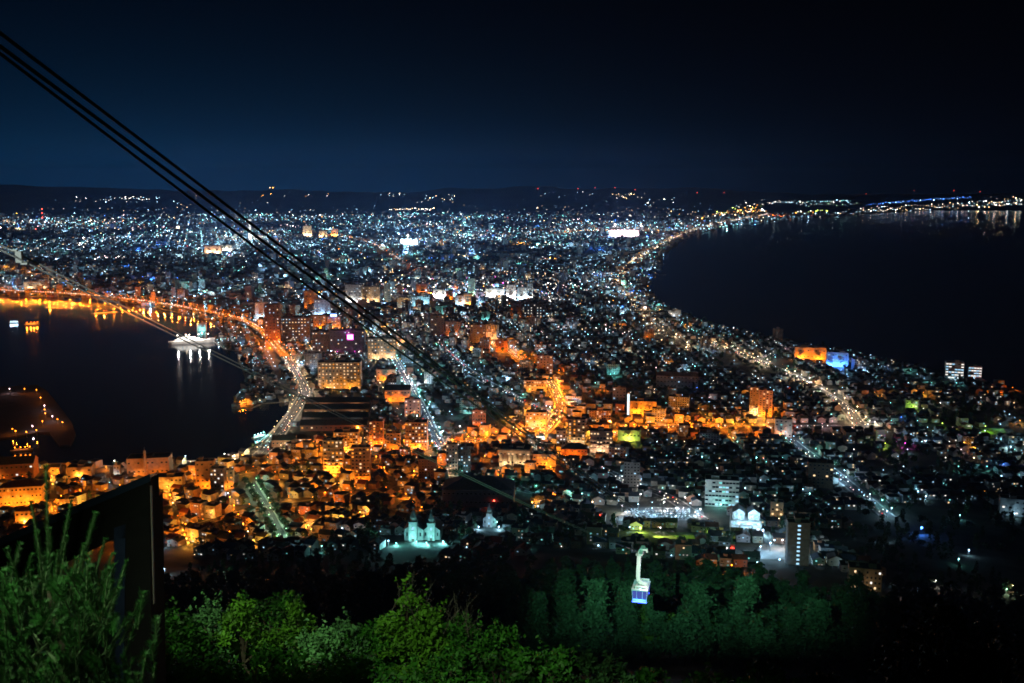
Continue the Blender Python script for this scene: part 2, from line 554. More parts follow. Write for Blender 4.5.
# hills behind the town, folded ridges
hx = np.linspace(-13000, 15000, 220); hy = np.linspace(10800, 18000, 28)
HXX, HYY = np.meshgrid(hx, hy)
def ridge(x):
    return (196 + 34 * np.sin(x * .00071 + .6) + 24 * np.sin(x * .0019 + 2) + 15 * np.sin(x * .0051) + 8 * np.sin(x * .013 + 1)) * np.clip((7600 - x) / 5200, .62, 1)
def hill_z(x, y):
    s = np.clip((y - 10800) / 3900, 0, 1); s = s * s * (3 - 2 * s)
    return ridge(x) * s * (1 - .35 * np.clip((y - 14100) / 3400, 0, 1)) + (10 * np.sin(x * .004 + y * .003)) * s
HZ = hill_z(HXX, HYY)
hv = np.stack([HXX, HYY, HZ], -1).reshape(-1, 3)
q = []
for i in range(len(hy) - 1):
    for j in range(len(hx) - 1):
        a = i * len(hx) + j
        q.append((a, a + 1, a + len(hx) + 1, a + len(hx)))
tag(link('hills', npmesh('hills', hv, np.array(q), [mat('wooded_hill', (.035, .05, .035), .95, .4, .002)])), kind='structure')

# the night air over the town
hz = MB(); hzm = bpy.data.materials.new('night_haze'); hzm.use_nodes = True
t = hzm.node_tree; t.nodes.remove(t.nodes['Principled BSDF'])
pv = t.nodes.new('ShaderNodeVolumePrincipled'); pv.inputs['Color'].default_value = (.22, .46, 1, 1); pv.inputs['Density'].default_value = HAZE_DENSITY; pv.inputs['Anisotropy'].default_value = .5
t.links.new(pv.outputs[0], t.nodes['Material Output'].inputs['Volume'])
hz.box(-14000, -400, -4, 16000, 18500, 520, hzm)
if HAZE_DENSITY > 0:
    tag(hz.build('haze'), kind='stuff')

# roads
ROADS = {}     # name: (picture points, width, lamp colour, spacing, lamp size, power, label phrase)
ROADS['curved bridge'] = ([(-70, 285), (0, 290), (60, 293), (110, 297), (160, 303), (205, 311), (240, 319), (262, 331), (275, 345), (286, 357)], 18, 'orange', 34, 1.0, 20000, 12.0)
ROADS['harbour street'] = ([(286, 358), (296, 374), (304, 391), (300, 402), (286, 424), (271, 444), (254, 458), (225, 463), (180, 467)], 15, 'warm', 27, .75, 3600, 0)
ROADS['tram street'] = ([(446, 456), (432, 432), (419, 405), (406, 380), (394, 360), (384, 345), (368, 328)], 15, 'cool', 14, .9, 5200, 0)
ROADS['station street'] = ([(540, 436), (553, 422), (560, 408), (557, 395), (549, 381)], 14, 'orange', 18, .9, 13000, 0)
ROADS['upper amber street'] = ([(531, 366), (512, 353), (497, 345), (481, 340)], 13, 'orange', 20, .9, 13000, 0)
ROADS['long amber avenue'] = ([(590, 441), (640, 429), (700, 426), (775, 429)], 13, 'orange', 15, .8, 9500, 0)
ROADS['amber market street'] = ([(335, 456), (390, 446), (430, 449), (475, 441), (520, 433), (548, 426)], 12, 'orange', 15, .8, 9000, 0)
ROADS['warm avenue'] = ([(885, 433), (860, 424), (848, 410), (830, 397), (810, 385), (785, 372), (760, 362), (735, 352), (700, 340)], 16, 'warm', 15, .9, 6500, 0)
ROADS['coast road'] = ([(690, 350), (660, 330), (640, 310), (628, 295), (620, 285), (625, 272), (640, 258), (655, 248), (672, 239), (700, 228), (730, 221), (768, 214)], 18, 'warm', 55, 1.3, 12000, 0)
ROADS['teal avenue'] = ([(888, 517), (865, 498), (845, 482), (825, 466), (805, 452), (790, 440)], 12, 'cool', 16, .75, 3200, 0)
ROADS['slope street'] = ([(284, 541), (273, 520), (262, 500), (250, 480)], 8, 'green', 24, .5, 4200, 0)
ROADS['quayside street'] = ([(0, 512), (60, 500), (130, 490), (200, 480), (260, 470), (322, 461)], 12, 'orange', 20, .7, 6000, 0)
ROADS['old town lane'] = ([(185, 530), (240, 513), (300, 503), (350, 497), (420, 487)], 10, 'orange', 20, .6, 4500, 0)
ROADS['park street'] = ([(446, 474), (490, 480), (530, 492), (575, 500)], 12, 'teal', 22, .6, 2600, 0)
ROADS['white lane'] = ([(600, 468), (640, 487), (668, 497), (702, 520)], 11, 'white', 22, .6, 2600, 0)
ROADS['cross avenue'] = ([(770, 428), (815, 427), (860, 427)], 13, 'pink', 22, .6, 2600, 0)
ROADS['mid town street'] = ([(440, 345), (470, 372), (520, 400), (560, 420)], 14, 'cool', 22, .8, 4000, 0)
ROADS['tower boulevard'] = ([(222, 266), (234, 251), (246, 240)], 24, 'cool', 60, 1.6, 14000, 0)
ROADS['far amber boulevard'] = ([(340, 236), (366, 241), (386, 251), (402, 262), (425, 277)], 20, 'amber', 85, 1.1, 9000, 0)
ROADS['dock road'] = ([(-60, 262), (0, 268), (32, 275), (62, 283)], 18, 'amber', 50, 1.3, 12000, 0)
RSEG, RPTS = [], {}
def resample(P, step):
    out = [P[0]]; acc = 0
    for a, b_ in zip(P[:-1], P[1:]):
        L = np.linalg.norm(b_ - a)
        while acc + L >= step:
            tt = (step - acc) / L
            a = a + (b_ - a) * tt
            out.append(a); L = np.linalg.norm(b_ - a); acc = 0
        acc += L
    return out
for nm, (pp, w, lc, sp, sz, pw, el_) in ROADS.items():
    P = smooth([np.array(gnd(x, y, el_) if el_ else gnd(x, y)) for x, y in pp], 6)
    RPTS[nm] = P
    for a, b_ in zip(P[:-1], P[1:]):
        RSEG.append((a[0], a[1], b_[0], b_[1], w / 2))
    if el_: continue
    me = MB(); fine = resample(P, 12) if len(P) > 2 else P
    s = strip(fine, w); s2 = strip(fine, w + 4.4)
    lm = mat('road_paint', (.75, .75, .72), .7, .1, 2)
    lift = lambda p, k: float(terr(p[0], p[1])) + k
    for i in range(len(fine) - 1):
        a, b_ = s[i]; c, d = s[i + 1]
        me.poly([(*a, lift(a, .30)), (*b_, lift(b_, .30)), (*d, lift(d, .30)), (*c, lift(c, .30))], ASPH)
        for (e, f_, g, h) in ((s2[i][0], a, c, s2[i + 1][0]), (b_, s2[i][1], s2[i + 1][1], d)):
            me.poly([(*e, lift(e, .43)), (*f_, lift(f_, .43)), (*h, lift(h, .43)), (*g, lift(g, .43))][:2] + [(*g, lift(g, .43)), (*h, lift(h, .43))], CONC)
        if i % 2 == 0:
            m0, m1 = (a + b_) / 2, (c + d) / 2
            nn = (a - b_) / np.linalg.norm(a - b_) * .12
            me.poly([(*(m0 + nn), lift(m0, .31)), (*(m0 - nn), lift(m0, .31)), (*(m1 - nn), lift(m1, .31)), (*(m1 + nn), lift(m1, .31))], lm)
    tag(me.build('road'), kind='structure')
RS = np.array(RSEG)
def road_clear(x, y, margin):
    x = np.atleast_1d(np.asarray(x, float)); y = np.atleast_1d(np.asarray(y, float))
    ax, ay, bx, by, hw = RS.T
    dx, dy = bx - ax, by - ay
    tt = np.clip(((x[:, None] - ax) * dx + (y[:, None] - ay) * dy) / (dx * dx + dy * dy + 1e-9), 0, 1)
    return (np.hypot(x[:, None] - ax - tt * dx, y[:, None] - ay - tt * dy) > hw + margin).all(1)

# the curved harbour bridge
P = resample(RPTS['curved bridge'], 12)
DECKM = mat('bridge_deck_surface', (.17, .165, .155), .9, .15, .3)
br = empty('harbour_bridge', (0, 0, 0))
tag(br, 'long curved road bridge glowing orange along the harbour shore', 'bridge')
me = MB(); s = strip(P, 17)
for i in range(len(P) - 1):
    a, b_ = s[i]; c, d = s[i + 1]
    z1 = P[i][2]
    me.poly([(*a, z1), (*b_, z1), (*d, z1), (*c, z1)], DECKM)
    me.poly([(*b_, z1 - 1.6), (*d, z1 - 1.6), (*d, z1), (*b_, z1)], CONC)
    me.poly([(*c, z1 - 1.6), (*a, z1 - 1.6), (*a, z1), (*c, z1)], CONC)
    me.poly([(*a, z1 - 1.6), (*c, z1 - 1.6), (*d, z1 - 1.6), (*b_, z1 - 1.6)], CONC)
me.build('deck', br)
for side in (0, 1):
    me = MB()
    for i in range(len(P) - 1):
        a, c = s[i][side], s[i + 1][side]; z1 = P[i][2]
        me.poly([(*a, z1), (*c, z1), (*c, z1 + 1.1), (*a, z1 + 1.1)], CONC)
    me.build('parapet', br)
for i in range(2, len(P) - 1, 4):
    p = P[i]; me = MB()
    me.cyl((p[0], p[1], -1), (p[0], p[1], p[2] - 1.6), 1.3, 1.3, CONC, 8)
    me.build('pier', br)

# ================================================================== lamp requests (sorted by distance at the end)
LAMPS = []
def lamp(p, colour, size, power, phrase=None, h=8.0):
    """a lamp standing at ground point p"""
    p = (p[0], p[1], max(float(p[2]), float(terr(p[0], p[1]))))
    LAMPS.append(dict(p=np.array(p, float), c=colour, s=size, w=power, ph=phrase, h=h))

for nm, (pp, w, lc, sp, sz, pw, el_) in ROADS.items():
    P = resample(RPTS[nm], sp); s = strip(P, w + 1)
    k = 0
    for i, p in enumerate(P):
        for sd_ in ((0, 1) if nm in ('curved bridge', 'harbour street', 'station street', 'upper amber street', 'long amber avenue', 'amber market street') else (i % 2,)):
            side = s[i][sd_] + (rng.normal(0, 2.2, 2) if nm != 'curved bridge' else 0)
            if nm in ('warm avenue', 'teal avenue', 'tram street', 'park street', 'white lane') and random.random() < .15: continue
            px, py, zc = proj(side[0], side[1], p[2])
            if not (-30 < px < 1054): continue
            k += 1
            c = lc
            if random.random() < .16: c = {'orange': 'amber', 'warm': 'white', 'cool': 'teal', 'teal': 'cool', 'green': 'cool', 'white': 'cool', 'amber': 'orange', 'pink': 'white'}.get(lc, lc)
            zz = p[2] if el_ else float(terr(side[0], side[1]))
            lamp((side[0], side[1], zz), c, sz * random.uniform(.8, 1.3), pw * random.uniform(.7, 1.2), (nm, k), 9 if el_ or zc > 2300 else 6.2)
    if nm in ('old town lane', 'quayside street', 'slope street', 'park street', 'dock road'): continue
    fine = resample(RPTS[nm], 9); s = strip(fine, w * .5)
    if nm in ('coast road', 'far amber boulevard', 'tower boulevard'): fine = fine[::4]; s = s[::4]
    for i, p in enumerate(fine):                        # queues of car lights
        for sd_ in (0, 1):
            if random.random() < .45: continue
            q_ = s[i][sd_]; zc = proj(q_[0], q_[1], 0)[2]
            c = random.choice(['white', 'white', 'warm', 'cool']) if sd_ else random.choice(['red', 'warm', 'white', 'pink'])
            far_lamp((q_[0], q_[1], (p[2] if el_ else float(terr(q_[0], q_[1]))) + 1.1), random.uniform(.25, .5) * max(1, zc / 1600), np.array(LC[c]) * 5)

# ================================================================== BUILDINGS
WINM = {}
def win_mesh(w, h, m, d=.10):
    key = (round(w, 1), round(h, 1), m.name)
    if key not in WINM:
        b = MB()
        b.box(-w / 2, -d, -h / 2, w / 2, 0, h / 2, CONC)                      # frame
        b.poly([(-w / 2 + .12, -d - .01, -h / 2 + .12), (w / 2 - .12, -d - .01, -h / 2 + .12), (w / 2 - .12, -d - .01, h / 2 - .12), (-w / 2 + .12, -d - .01, h / 2 - .12)], m)
        WINM[key] = b.mesh('window')
    return WINM[key]
FOOT = []        # occupied circles
ANCH = []        # (px, py, phrase)
def hit_foot(x, y, r):
    return any((x - a) ** 2 + (y - b) ** 2 < (r + c) ** 2 for a, b, c in FOOT)

def block(px0, px1, yb, yt, label, ref=None, name='apartment_block', cat='building', length=None, wall='cream', roof='slate', rows=5, cols=5, lit=.3,
          wc=('warm', 'white', 'cool'), glow=None, gp=9000, style='bands', rot=None, anchor=True, flood=True, wf=.55):
    g = gnd((px0 + px1) / 2, yb)
    zc = proj(*g)[2]
    w = (px1 - px0) * zc / F * .94
    h = height_for(g[0], g[1], g[2], yt)
    L = length or max(9, min(w * .6, 22))
    a = rot if rot is not None else -math.atan2(g[0], g[1]) * .55 - .06
    gp = gp * ((1.1 if glow != 'orange' else .6) if 255 < yb < 345 else 1.2 if glow in ('orange', 'amber') else .9)
    root = empty(name, tuple(g), a)
    tag(root, label, cat)
    wm = WALL[wall]; rm = ROOF[roof]
    b = MB()
    b.box(-w / 2, 0, -3, w / 2, L, h, wm)
    fh = h / max(rows, 1)
    if style in ('bands', 'balcony'):
        for r in range(1, rows):
            z = r * fh
            b.box(-w / 2 - .18, -.18, z - .16, w / 2 + .18, L + .18, z + .16, wm)
    if style == 'piers':
        for c in range(cols + 1):
            x = -w / 2 + w * c / cols
            b.box(x - .3, -.45, 0, x + .3, -.003, h - .4, wm)
    b.build('wall', root)
    b = MB()
    if style == 'hip':
        b.hip(-w / 2, 0, h, w / 2, L, min(L, w) * .28, rm)
    elif style == 'gable':
        b.gable(-w / 2, 0, h, w / 2, L, L * .28, rm, wm)
    else:
        b.box(-w / 2 - .1, -.1, h + .003, w / 2 + .1, L + .1, h + .35, wm, rm)
        for (x0, y0, x1, y1) in ((-w / 2 - .1, -.1, w / 2 + .1, .2), (-w / 2 - .1, L - .2, w / 2 + .1, L + .1), (-w / 2 - .1, .203, -w / 2 + .2, L - .203), (w / 2 - .2, .203, w / 2 + .1, L - .203)):
            b.box(x0, y0, h + .353, x1, y1, h + 1.0, wm)
        ox = random.uniform(-.25, .25) * w
        b.box(ox - w * .12, L * .3, h + .36, ox + w * .12, L * .75, h + random.uniform(2.2, 4), wm, rm)
        if w > 18:
            b.box(-ox - w * .05, L * .4, h + .36, -ox + w * .05, L * .7, h + 1.8, STEEL)
    b.build('roof', root)
    if style == 'balcony':
        bm_ = MB()
        bm_.box(-w / 2 + .4, -1.5, -.12, w / 2 - .4, -.02, .12, wm)
        bm_.box(-w / 2 + .4, -1.5, .123, w / 2 - .4, -1.38, 1.05, wm)
        me = bm_.mesh('balcony')
        for r in range(1, rows):
            o = link('balcony', me, root); o.location = (0, -.18, r * fh)
    if style == 'columns':
        for c in range(cols + 1):
            m_ = MB(); x = -w / 2 + .8 + (w - 1.6) * c / cols
            m_.cyl((0, 0, 0), (0, 0, h * .82), .45, .38, wm, 8)
            o = m_.build('column', root); o.location = (x, -1.6, 0)
        m_ = MB(); m_.box(-w / 2 - .4, -2.4, h * .82 + .003, w / 2 + .4, -.02, h - .01, wm); m_.build('entablature', root)
    ww, wh = min(2.4 if wf < .8 else 9, w / max(cols, 1) * wf), min(1.9, fh * .5)
    n = 0
    if rows and cols:
        for r in range(rows):
            for c in range(cols):
                if n >= 100: break
                on = random.random() < lit
                if not on and style in ('bands', 'balcony') and random.random() < .25: continue
                m = WG[random.choice(wc)] if on else DARKGLASS
                o = link('window', win_mesh(ww, wh, m), root)
                o.location = (-w / 2 + w * (c + .5) / cols, -.003, (r + .55) * fh); n += 1
    ca, sa = math.cos(a), math.sin(a)
    FOOT.append((g[0] - sa * L / 2, g[1] + ca * L / 2, max(w, L) * .52 + 2))
    if glow and flood:
        k = 1 if w < 34 else 2
        for i in range(k):
            lx = (i + .5) / k * w - w / 2 + random.uniform(-2, 2); ly = -max(7, h * .22)
            p = (g[0] + ca * lx - sa * ly, g[1] + sa * lx + ca * ly)
            lamp((p[0], p[1], g[2]), glow, .7, gp * max(1, h / 18), ('front', ref or label), 4.5)
    if anchor:
        ANCH.append(((px0 + px1) / 2, (yb + yt) / 2, 'the ' + (ref or label)))
    return root, w, h, L, g, a

B = block
# --- the waterfront hotel and its neighbours
hotel = B(317, 362, 389, 363, 'wide stone-coloured waterfront hotel with a full grid of warm windows', 'wide windowed hotel', 'hotel', length=24, wall='cream', rows=8, cols=12, lit=.72, wc=('warm', 'warm', 'amber'), glow='amber', gp=4500, rot=.02)
B(265, 281, 346, 305, 'slender brick-red tower rising beside the curved bridge', 'slender brick tower', 'tower_block', wall='brick', rows=13, cols=4, lit=.25, glow='orange', gp=26000)
B(282, 311, 342, 318, 'broad dark slab building speckled with lit windows behind the brick tower', 'broad speckled slab', 'office_building', wall='dark', rows=8, cols=9, lit=.5, wc=('warm', 'white', 'cool'))
B(313, 327, 329, 316, 'square orange-lit block joined to the blue-signed store', 'square orange block', 'office_building', wall='tan', rows=4, cols=3, lit=.2, glow='orange', gp=22000)
st = B(327, 341, 329, 317, 'department store with a glowing blue sign on its roof', 'blue-signed store', 'department_store', 'building', wall='pink', rows=4, cols=4, lit=.6, glow='orange', gp=18000, style='piers')
B(312, 330, 352, 332, 'dark office block with rows of pale windows under the orange block', 'dark office block', 'office_building', wall='dark', rows=6, cols=6, lit=.45)
mg = B(329, 366, 353, 331, 'dark purple-tinted building carrying a bright square magenta sign', 'magenta-signed building', 'office_building', wall='dark', rows=6, cols=10, lit=.22, glow='magenta', gp=500)
B(367, 397, 359, 339, 'long block of warm windows beside the tram street', 'long warm-windowed block', wall='tan', rows=6, cols=9, lit=.6, wc=('warm', 'amber', 'white'), glow='warm', gp=8000)
B(255, 268, 319, 303, 'plain pale block behind the end of the curved bridge', 'plain pale block', wall='white', rows=4, cols=3, lit=.3, glow='cool', gp=9000)
B(304, 318, 309, 291, 'tall warm-lit block with orange window columns in the mid town', 'tall warm-lit block', wall='cream', rows=8, cols=3, lit=.6, wc=('amber', 'orange'), glow='orange', gp=14000)
B(314, 331, 317, 300, 'lavender-white office block standing behind the blue-signed store', 'lavender office block', 'office_building', wall='lav', rows=5, cols=5, lit=.3, glow='cool', gp=14000)
B(345, 362, 303, 285, 'wide grey hotel with a white edge light at its corner', 'wide grey hotel', 'hotel', wall='grey', rows=7, cols=6, lit=.3, glow='white', gp=14000)
B(362, 380, 302, 287, 'brown-grey block between two hotels of the mid town', 'brown-grey block', wall='tan', rows=6, cols=6, lit=.3, glow='warm', gp=11000)
B(384, 391, 302, 285, 'narrow grey-green tower of the mid town', 'narrow grey-green tower', 'tower_block', wall='mint', rows=8, cols=2, lit=.3)
B(397, 403, 298, 286, 'small pink-beige tower with a stepped top', 'pink-beige tower', 'tower_block', wall='pink', rows=4, cols=2, lit=.3, glow='warm', gp=11000)
# --- bright downtown belt
B(416, 428, 295, 284, 'orange-lit block with a greenish corner in the downtown belt', 'orange and green block', wall='cream', rows=4, cols=3, lit=.5, wc=('amber', 'teal'), glow='orange', gp=26000)
B(428, 433, 296, 289, 'small red-brown block squeezed beside the white arcade', 'small red-brown block', 'shop_building', wall='brick', rows=3, cols=2, lit=.3, glow='orange', gp=14000)
B(433, 446, 298, 290, 'low white shop arcade shining brightly in the downtown belt', 'white arcade', 'shop_building', wall='white', rows=2, cols=6, lit=.9, wc=('white', 'cool'), glow='white', gp=30000)
B(446, 453, 300, 291, 'squat orange shop building beside the blue-lit front', 'squat orange shop', 'shop_building', wall='tan', rows=3, cols=3, lit=.5, wc=('amber',), glow='orange', gp=30000)
B(453, 460, 297, 290, 'shop front washed in deep blue light', 'blue-lit front', 'shop_building', wall='white', rows=2, cols=3, lit=.4, wc=('cool',), glow='blue', gp=60000)
B(454, 460, 290, 283, 'small orange tower peeping over the blue-lit front', 'small orange tower', 'tower_block', wall='tan', rows=3, cols=2, lit=.3, glow='orange', gp=26000)
B(455, 465, 306, 296, 'round-cornered white shop block with cool light', 'round-cornered white block', 'shop_building', wall='white', rows=4, cols=4, lit=.4, glow='cool', gp=20000)
B(463, 473, 306, 294, 'golden-lit shop block at the foot of the green tower', 'golden shop block', 'shop_building', wall='cream', rows=4, cols=4, lit=.6, wc=('amber', 'warm'), glow='amber', gp=26000)
B(468, 475, 297, 279, 'slim pale tower topped with green light', 'slim green-topped tower', 'tower_block', wall='mint', rows=7, cols=2, lit=.5, wc=('teal', 'warm'), glow='green', gp=26000)
B(475, 484, 300, 292, 'grey block with a pinkish wash beside the green tower', 'pinkish grey block', 'shop_building', wall='lav', rows=4, cols=4, lit=.3, glow='pink', gp=14000)
B(485, 505, 297, 289, 'long run of bright white shop fronts downtown', 'long white shop fronts', 'shop_building', wall='white', rows=2, cols=9, lit=.9, wc=('white', 'warm'), glow='white', gp=34000)
B(506, 516, 299, 285, 'brilliant white floodlit tower at the end of the shop fronts', 'brilliant white tower', 'tower_block', wall='white', rows=6, cols=4, lit=.6, wc=('white', 'cool'), glow='white', gp=44000)
B(517, 527, 300, 288, 'white-grey hotel next to the brilliant tower', 'white-grey hotel', 'hotel', wall='white', rows=5, cols=4, lit=.5, glow='cool', gp=22000)
B(527, 533, 300, 284, 'thin white lit tower closing the downtown belt', 'thin white tower', 'tower_block', wall='white', rows=7, cols=2, lit=.5, glow='white', gp=20000)
B(397, 410, 311, 298, 'teal-grey box building below the downtown belt', 'teal-grey box', 'office_building', wall='mint', rows=4, cols=4, lit=.25, glow='cool', gp=5000)
B(411, 430, 306, 297, 'long teal-lit block below the white arcade', 'long teal block', 'office_building', wall='mint', rows=3, cols=7, lit=.4, wc=('white', 'teal'), glow='cool', gp=9000)
B(435, 453, 316, 306, 'wide mint-coloured hall with a flat roof', 'wide mint hall', 'office_building', wall='mint', rows=3, cols=5, lit=.2, glow='teal', gp=5500)
B(481, 490, 322, 312, 'lone teal cube among dark trees', 'lone teal cube', 'office_building', wall='mint', rows=3, cols=3, lit=.15, glow='teal', gp=5500)
B(510, 522, 318, 303, 'dark block with one bright orange edge', 'dark block with orange edge', wall='dark', rows=6, cols=4, lit=.12, wc=('orange',), glow='orange', gp=9000)
B(523, 546, 320, 304, 'dark office block with broken white light bands', 'white-banded dark office', 'office_building', wall='dark', rows=6, cols=7, lit=.55, wc=('white', 'pink') if 'pink' in WG else ('white', 'cool'))
B(430, 445, 336, 316, 'dark red apartment block near the amber street corner', 'dark red apartments', wall='brown', rows=8, cols=4, lit=.15)
B(445, 461, 336, 322, 'brown apartment block lit orange along its foot', 'orange-footed brown block', wall='tan', rows=6, cols=5, lit=.15, glow='orange', gp=16000)
B(470, 486, 343, 325, 'tall dark brown apartments among trees', 'tall brown apartments', wall='brown', rows=8, cols=5, lit=.12)
B(495, 508, 352, 341, 'red-brown block glowing beside the upper amber street', 'glowing red-brown block', wall='brick', rows=4, cols=4, lit=.2, glow='orange', gp=18000)
B(536, 553, 374, 356, 'dusky pink apartment block above the orange crossing', 'dusky pink apartments', wall='pink', rows=7, cols=5, lit=.15, wc=('white', 'warm'))
B(519, 533, 371, 362, 'low white building with strip windows behind the crossing', 'low strip-windowed building', 'office_building', wall='white', rows=3, cols=4, lit=.6, wc=('cool', 'white'), glow='cool', gp=6000)
B(523, 547, 391, 381, 'long beige office above the orange crossing', 'long beige office', 'office_building', wall='tan', rows=3, cols=9, lit=.25, wc=('warm',), glow='amber', gp=7000)
B(524, 531, 414, 403, 'small amber house front with a tall lit wall', 'small amber front', 'shop_building', wall='cream', rows=3, cols=2, lit=.4, wc=('amber',), glow='amber', gp=9000)
B(525, 547, 427, 413, 'grey square office left of the orange crossing'.replace('left of', 'in front of'), 'grey square office', 'office_building', wall='grey', rows=4, cols=6, lit=.1, glow='warm', gp=5000)
# --- warehouses and orange blocks near the quay
B(376, 396, 381, 370, 'low box building painted bright orange by sodium light', 'bright orange box', 'shop_building', wall='cream', rows=2, cols=4, lit=.2, wc=('amber',), glow='orange', gp=17000)
B(384, 411, 402, 390, 'dark-roofed hall with an orange lower wall', 'dark-roofed orange hall', 'market_hall', wall='tan', rows=2, cols=8, lit=.3, wc=('amber',), glow='orange', gp=14000, style='gable')
B(404, 421, 417, 400, 'pinkish block at the corner of the tram street', 'pinkish corner block', wall='pink', rows=5, cols=4, lit=.3, glow='orange', gp=6000)
for i, (yb, lab) in enumerate(((408, 'uppermost'), (415, 'second'), (423, 'third'), (431, 'lowest'))):
    B(304 - i * 2, 372 - i, yb, yb - 6, f'{lab} of the four long dark-roofed brick warehouses by the quay', f'{lab} long brick warehouse', 'brick_warehouse', 'warehouse', length=20, wall='brick', rows=1, cols=14, lit=.18 if i > 1 else .5, wc=('warm', 'amber'), glow='warm' if i < 2 else None, gp=2500, style='gable', rot=.03)
B(271, 296, 447, 440, 'low brick hall beside the quay road', 'low brick quay hall', 'brick_warehouse', 'warehouse', wall='brick', rows=1, cols=6, lit=.4, wc=('warm',), style='gable', glow='warm', gp=2500)
B(290, 311, 445, 439, 'two-storey pale shop building across the quay road', 'pale quay shop', 'shop_building', wall='pink', rows=2, cols=7, lit=.35, wc=('warm', 'white'), style='hip', glow='warm', gp=3000)
# --- sodium-lit apartment towers
B(333, 359, 452, 433, 'wide sodium-orange apartment block behind the brightest tower', 'wide sodium-orange block', wall='cream', rows=7, cols=9, lit=.3, wc=('amber', 'warm'), glow='orange', gp=15000, style='balcony')
B(323, 344, 473, 441, 'brightest sodium-orange apartment tower near the quay', 'brightest orange tower', wall='cream', rows=9, cols=5, lit=.3, wc=('amber', 'warm'), glow='orange', gp=20000, style='balcony')
B(351, 371, 484, 448, 'dark-topped apartment tower glowing orange on its lower floors', 'dark-topped orange tower', wall='tan', rows=10, cols=5, lit=.25, wc=('amber', 'warm'), glow='orange', gp=8000, style='balcony')
B(369, 384, 447, 422, 'reddish apartment tower standing behind the amber market street', 'reddish apartment tower', wall='brick', rows=9, cols=4, lit=.25, wc=('warm', 'amber'), glow='orange', gp=14000)
B(386, 401, 451, 434, 'short tan block between two orange towers', 'short tan block', wall='tan', rows=5, cols=4, lit=.2, glow='orange', gp=8000)
B(405, 428, 450, 423, 'red-orange apartment slab with rows of white window lights', 'red-orange slab', wall='tan', rows=8, cols=7, lit=.4, wc=('white', 'warm', 'amber'), glow='orange', gp=14000, style='balcony')
B(446, 458, 474, 445, 'pinkish half of the dark twin block by the tram street end', 'pinkish twin block', wall='pink', rows=9, cols=4, lit=.25, wc=('warm', 'white'), glow='warm', gp=2500)
B(458, 471, 473, 447, 'dark half of the twin block with pale window rows', 'dark twin block', wall='dark', rows=9, cols=5, lit=.3, wc=('white', 'cool'))
B(418, 437, 482, 460, 'unlit brown apartment block in front of the amber market street', 'unlit brown block', wall='brown', rows=8, cols=6, lit=.06)
B(472, 486, 428, 411, 'red office block behind the amber market street', 'red office block', 'office_building', wall='brick', rows=5, cols=5, lit=.15, glow='orange', gp=6000)
hall = B(498, 531, 467, 450, 'cream public hall with a row of columns lit warm from below', 'cream columned hall', 'public_hall', length=26, wall='cream', roof='slate', rows=2, cols=8, lit=.5, wc=('warm',), glow='warm', gp=7000, style='columns', rot=-.12)
B(532, 557, 467, 455, 'golden-lit row house block next to the columned hall', 'golden row block', 'shop_building', wall='cream', rows=2, cols=7, lit=.6, wc=('amber',), glow='orange', gp=12000)
B(560, 588, 458, 449, 'low red-orange building behind the golden row', 'low red-orange building', 'shop_building', wall='brick', rows=2, cols=8, lit=.3, wc=('orange',), glow='orange', gp=9000, style='hip')
B(567, 586, 446, 420, 'apartment tower with two warm-lit stacks of balconies', 'warm balcony tower', wall='cream', rows=9, cols=4, lit=.6, wc=('warm', 'amber'), glow='warm', gp=7000, style='balcony')
B(589, 613, 453, 432, 'terraced pink building stepping up in lit tiers', 'terraced pink building', wall='pink', rows=5, cols=7, lit=.45, wc=('warm', 'pink') if 'pink' in WG else ('warm',), glow='warm', gp=9000, style='balcony')
B(556, 566, 448, 431, 'white narrow office in front of the orange crossing', 'white narrow office', 'office_building', wall='white', rows=5, cols=3, lit=.4, wc=('white',), glow='white', gp=8000)
B(629, 657, 415, 402, 'block of orange-lit walls beside the tall white pylon', 'pylon-side orange block', wall='cream', rows=3, cols=6, lit=.15, wc=('amber',), glow='orange', gp=26000)
B(612, 626, 406, 388, 'dark block standing behind the tall white pylon', 'pylon-side dark block', wall='grey', rows=6, cols=4, lit=.15)
B(617, 641, 441, 431, 'low shop with a green and orange lit front', 'green and orange shop', 'shop_building', wall='mint', rows=1, cols=6, lit=.5, wc=('amber', 'teal'), glow='lime', gp=9000)
B(655, 699, 388, 376, 'long grey school with pale gabled roof', 'long grey school', 'school', length=18, wall='grey', roof='tin', rows=3, cols=12, lit=.08, style='gable')
B(749, 758, 414, 388, 'darker half of the twin tower lit grey-tan', 'grey-tan twin tower', 'tower_block', wall='tan', rows=12, cols=3, lit=.2, wc=('warm',), glow='warm', gp=9000)
B(758, 772, 417, 391, 'brighter half of the twin tower glowing salmon orange', 'salmon twin tower', 'tower_block', wall='pink', rows=12, cols=4, lit=.2, wc=('warm', 'amber'), glow='orange', gp=15000)
B(774, 792, 437, 420, 'mint-white block with neat window rows beside the amber avenue', 'mint-white block', wall='mint', rows=5, cols=4, lit=.15, wc=('teal', 'cool'), glow='cool', gp=2200)
office = B(704, 739, 507, 481, 'pale city office with horizontal window bands above the car park', 'banded city office', 'office_building', length=17, wall='white', rows=6, cols=10, lit=.3, wc=('teal', 'cool'), glow='teal', gp=3200, wf=.93)
B(770, 783, 521, 503, 'small beige clinic block with two lit windows', 'small beige clinic', 'clinic', wall='tan', rows=4, cols=3, lit=.3, wc=('warm',), glow='warm', gp=1800)
slab_ = B(786, 809, 566, 524, 'dark apartment slab with one vertical line of stair lights', 'stair-lit dark slab', wall='grey', rows=10, cols=1, lit=1.0, wc=('cool',), rot=-.12)
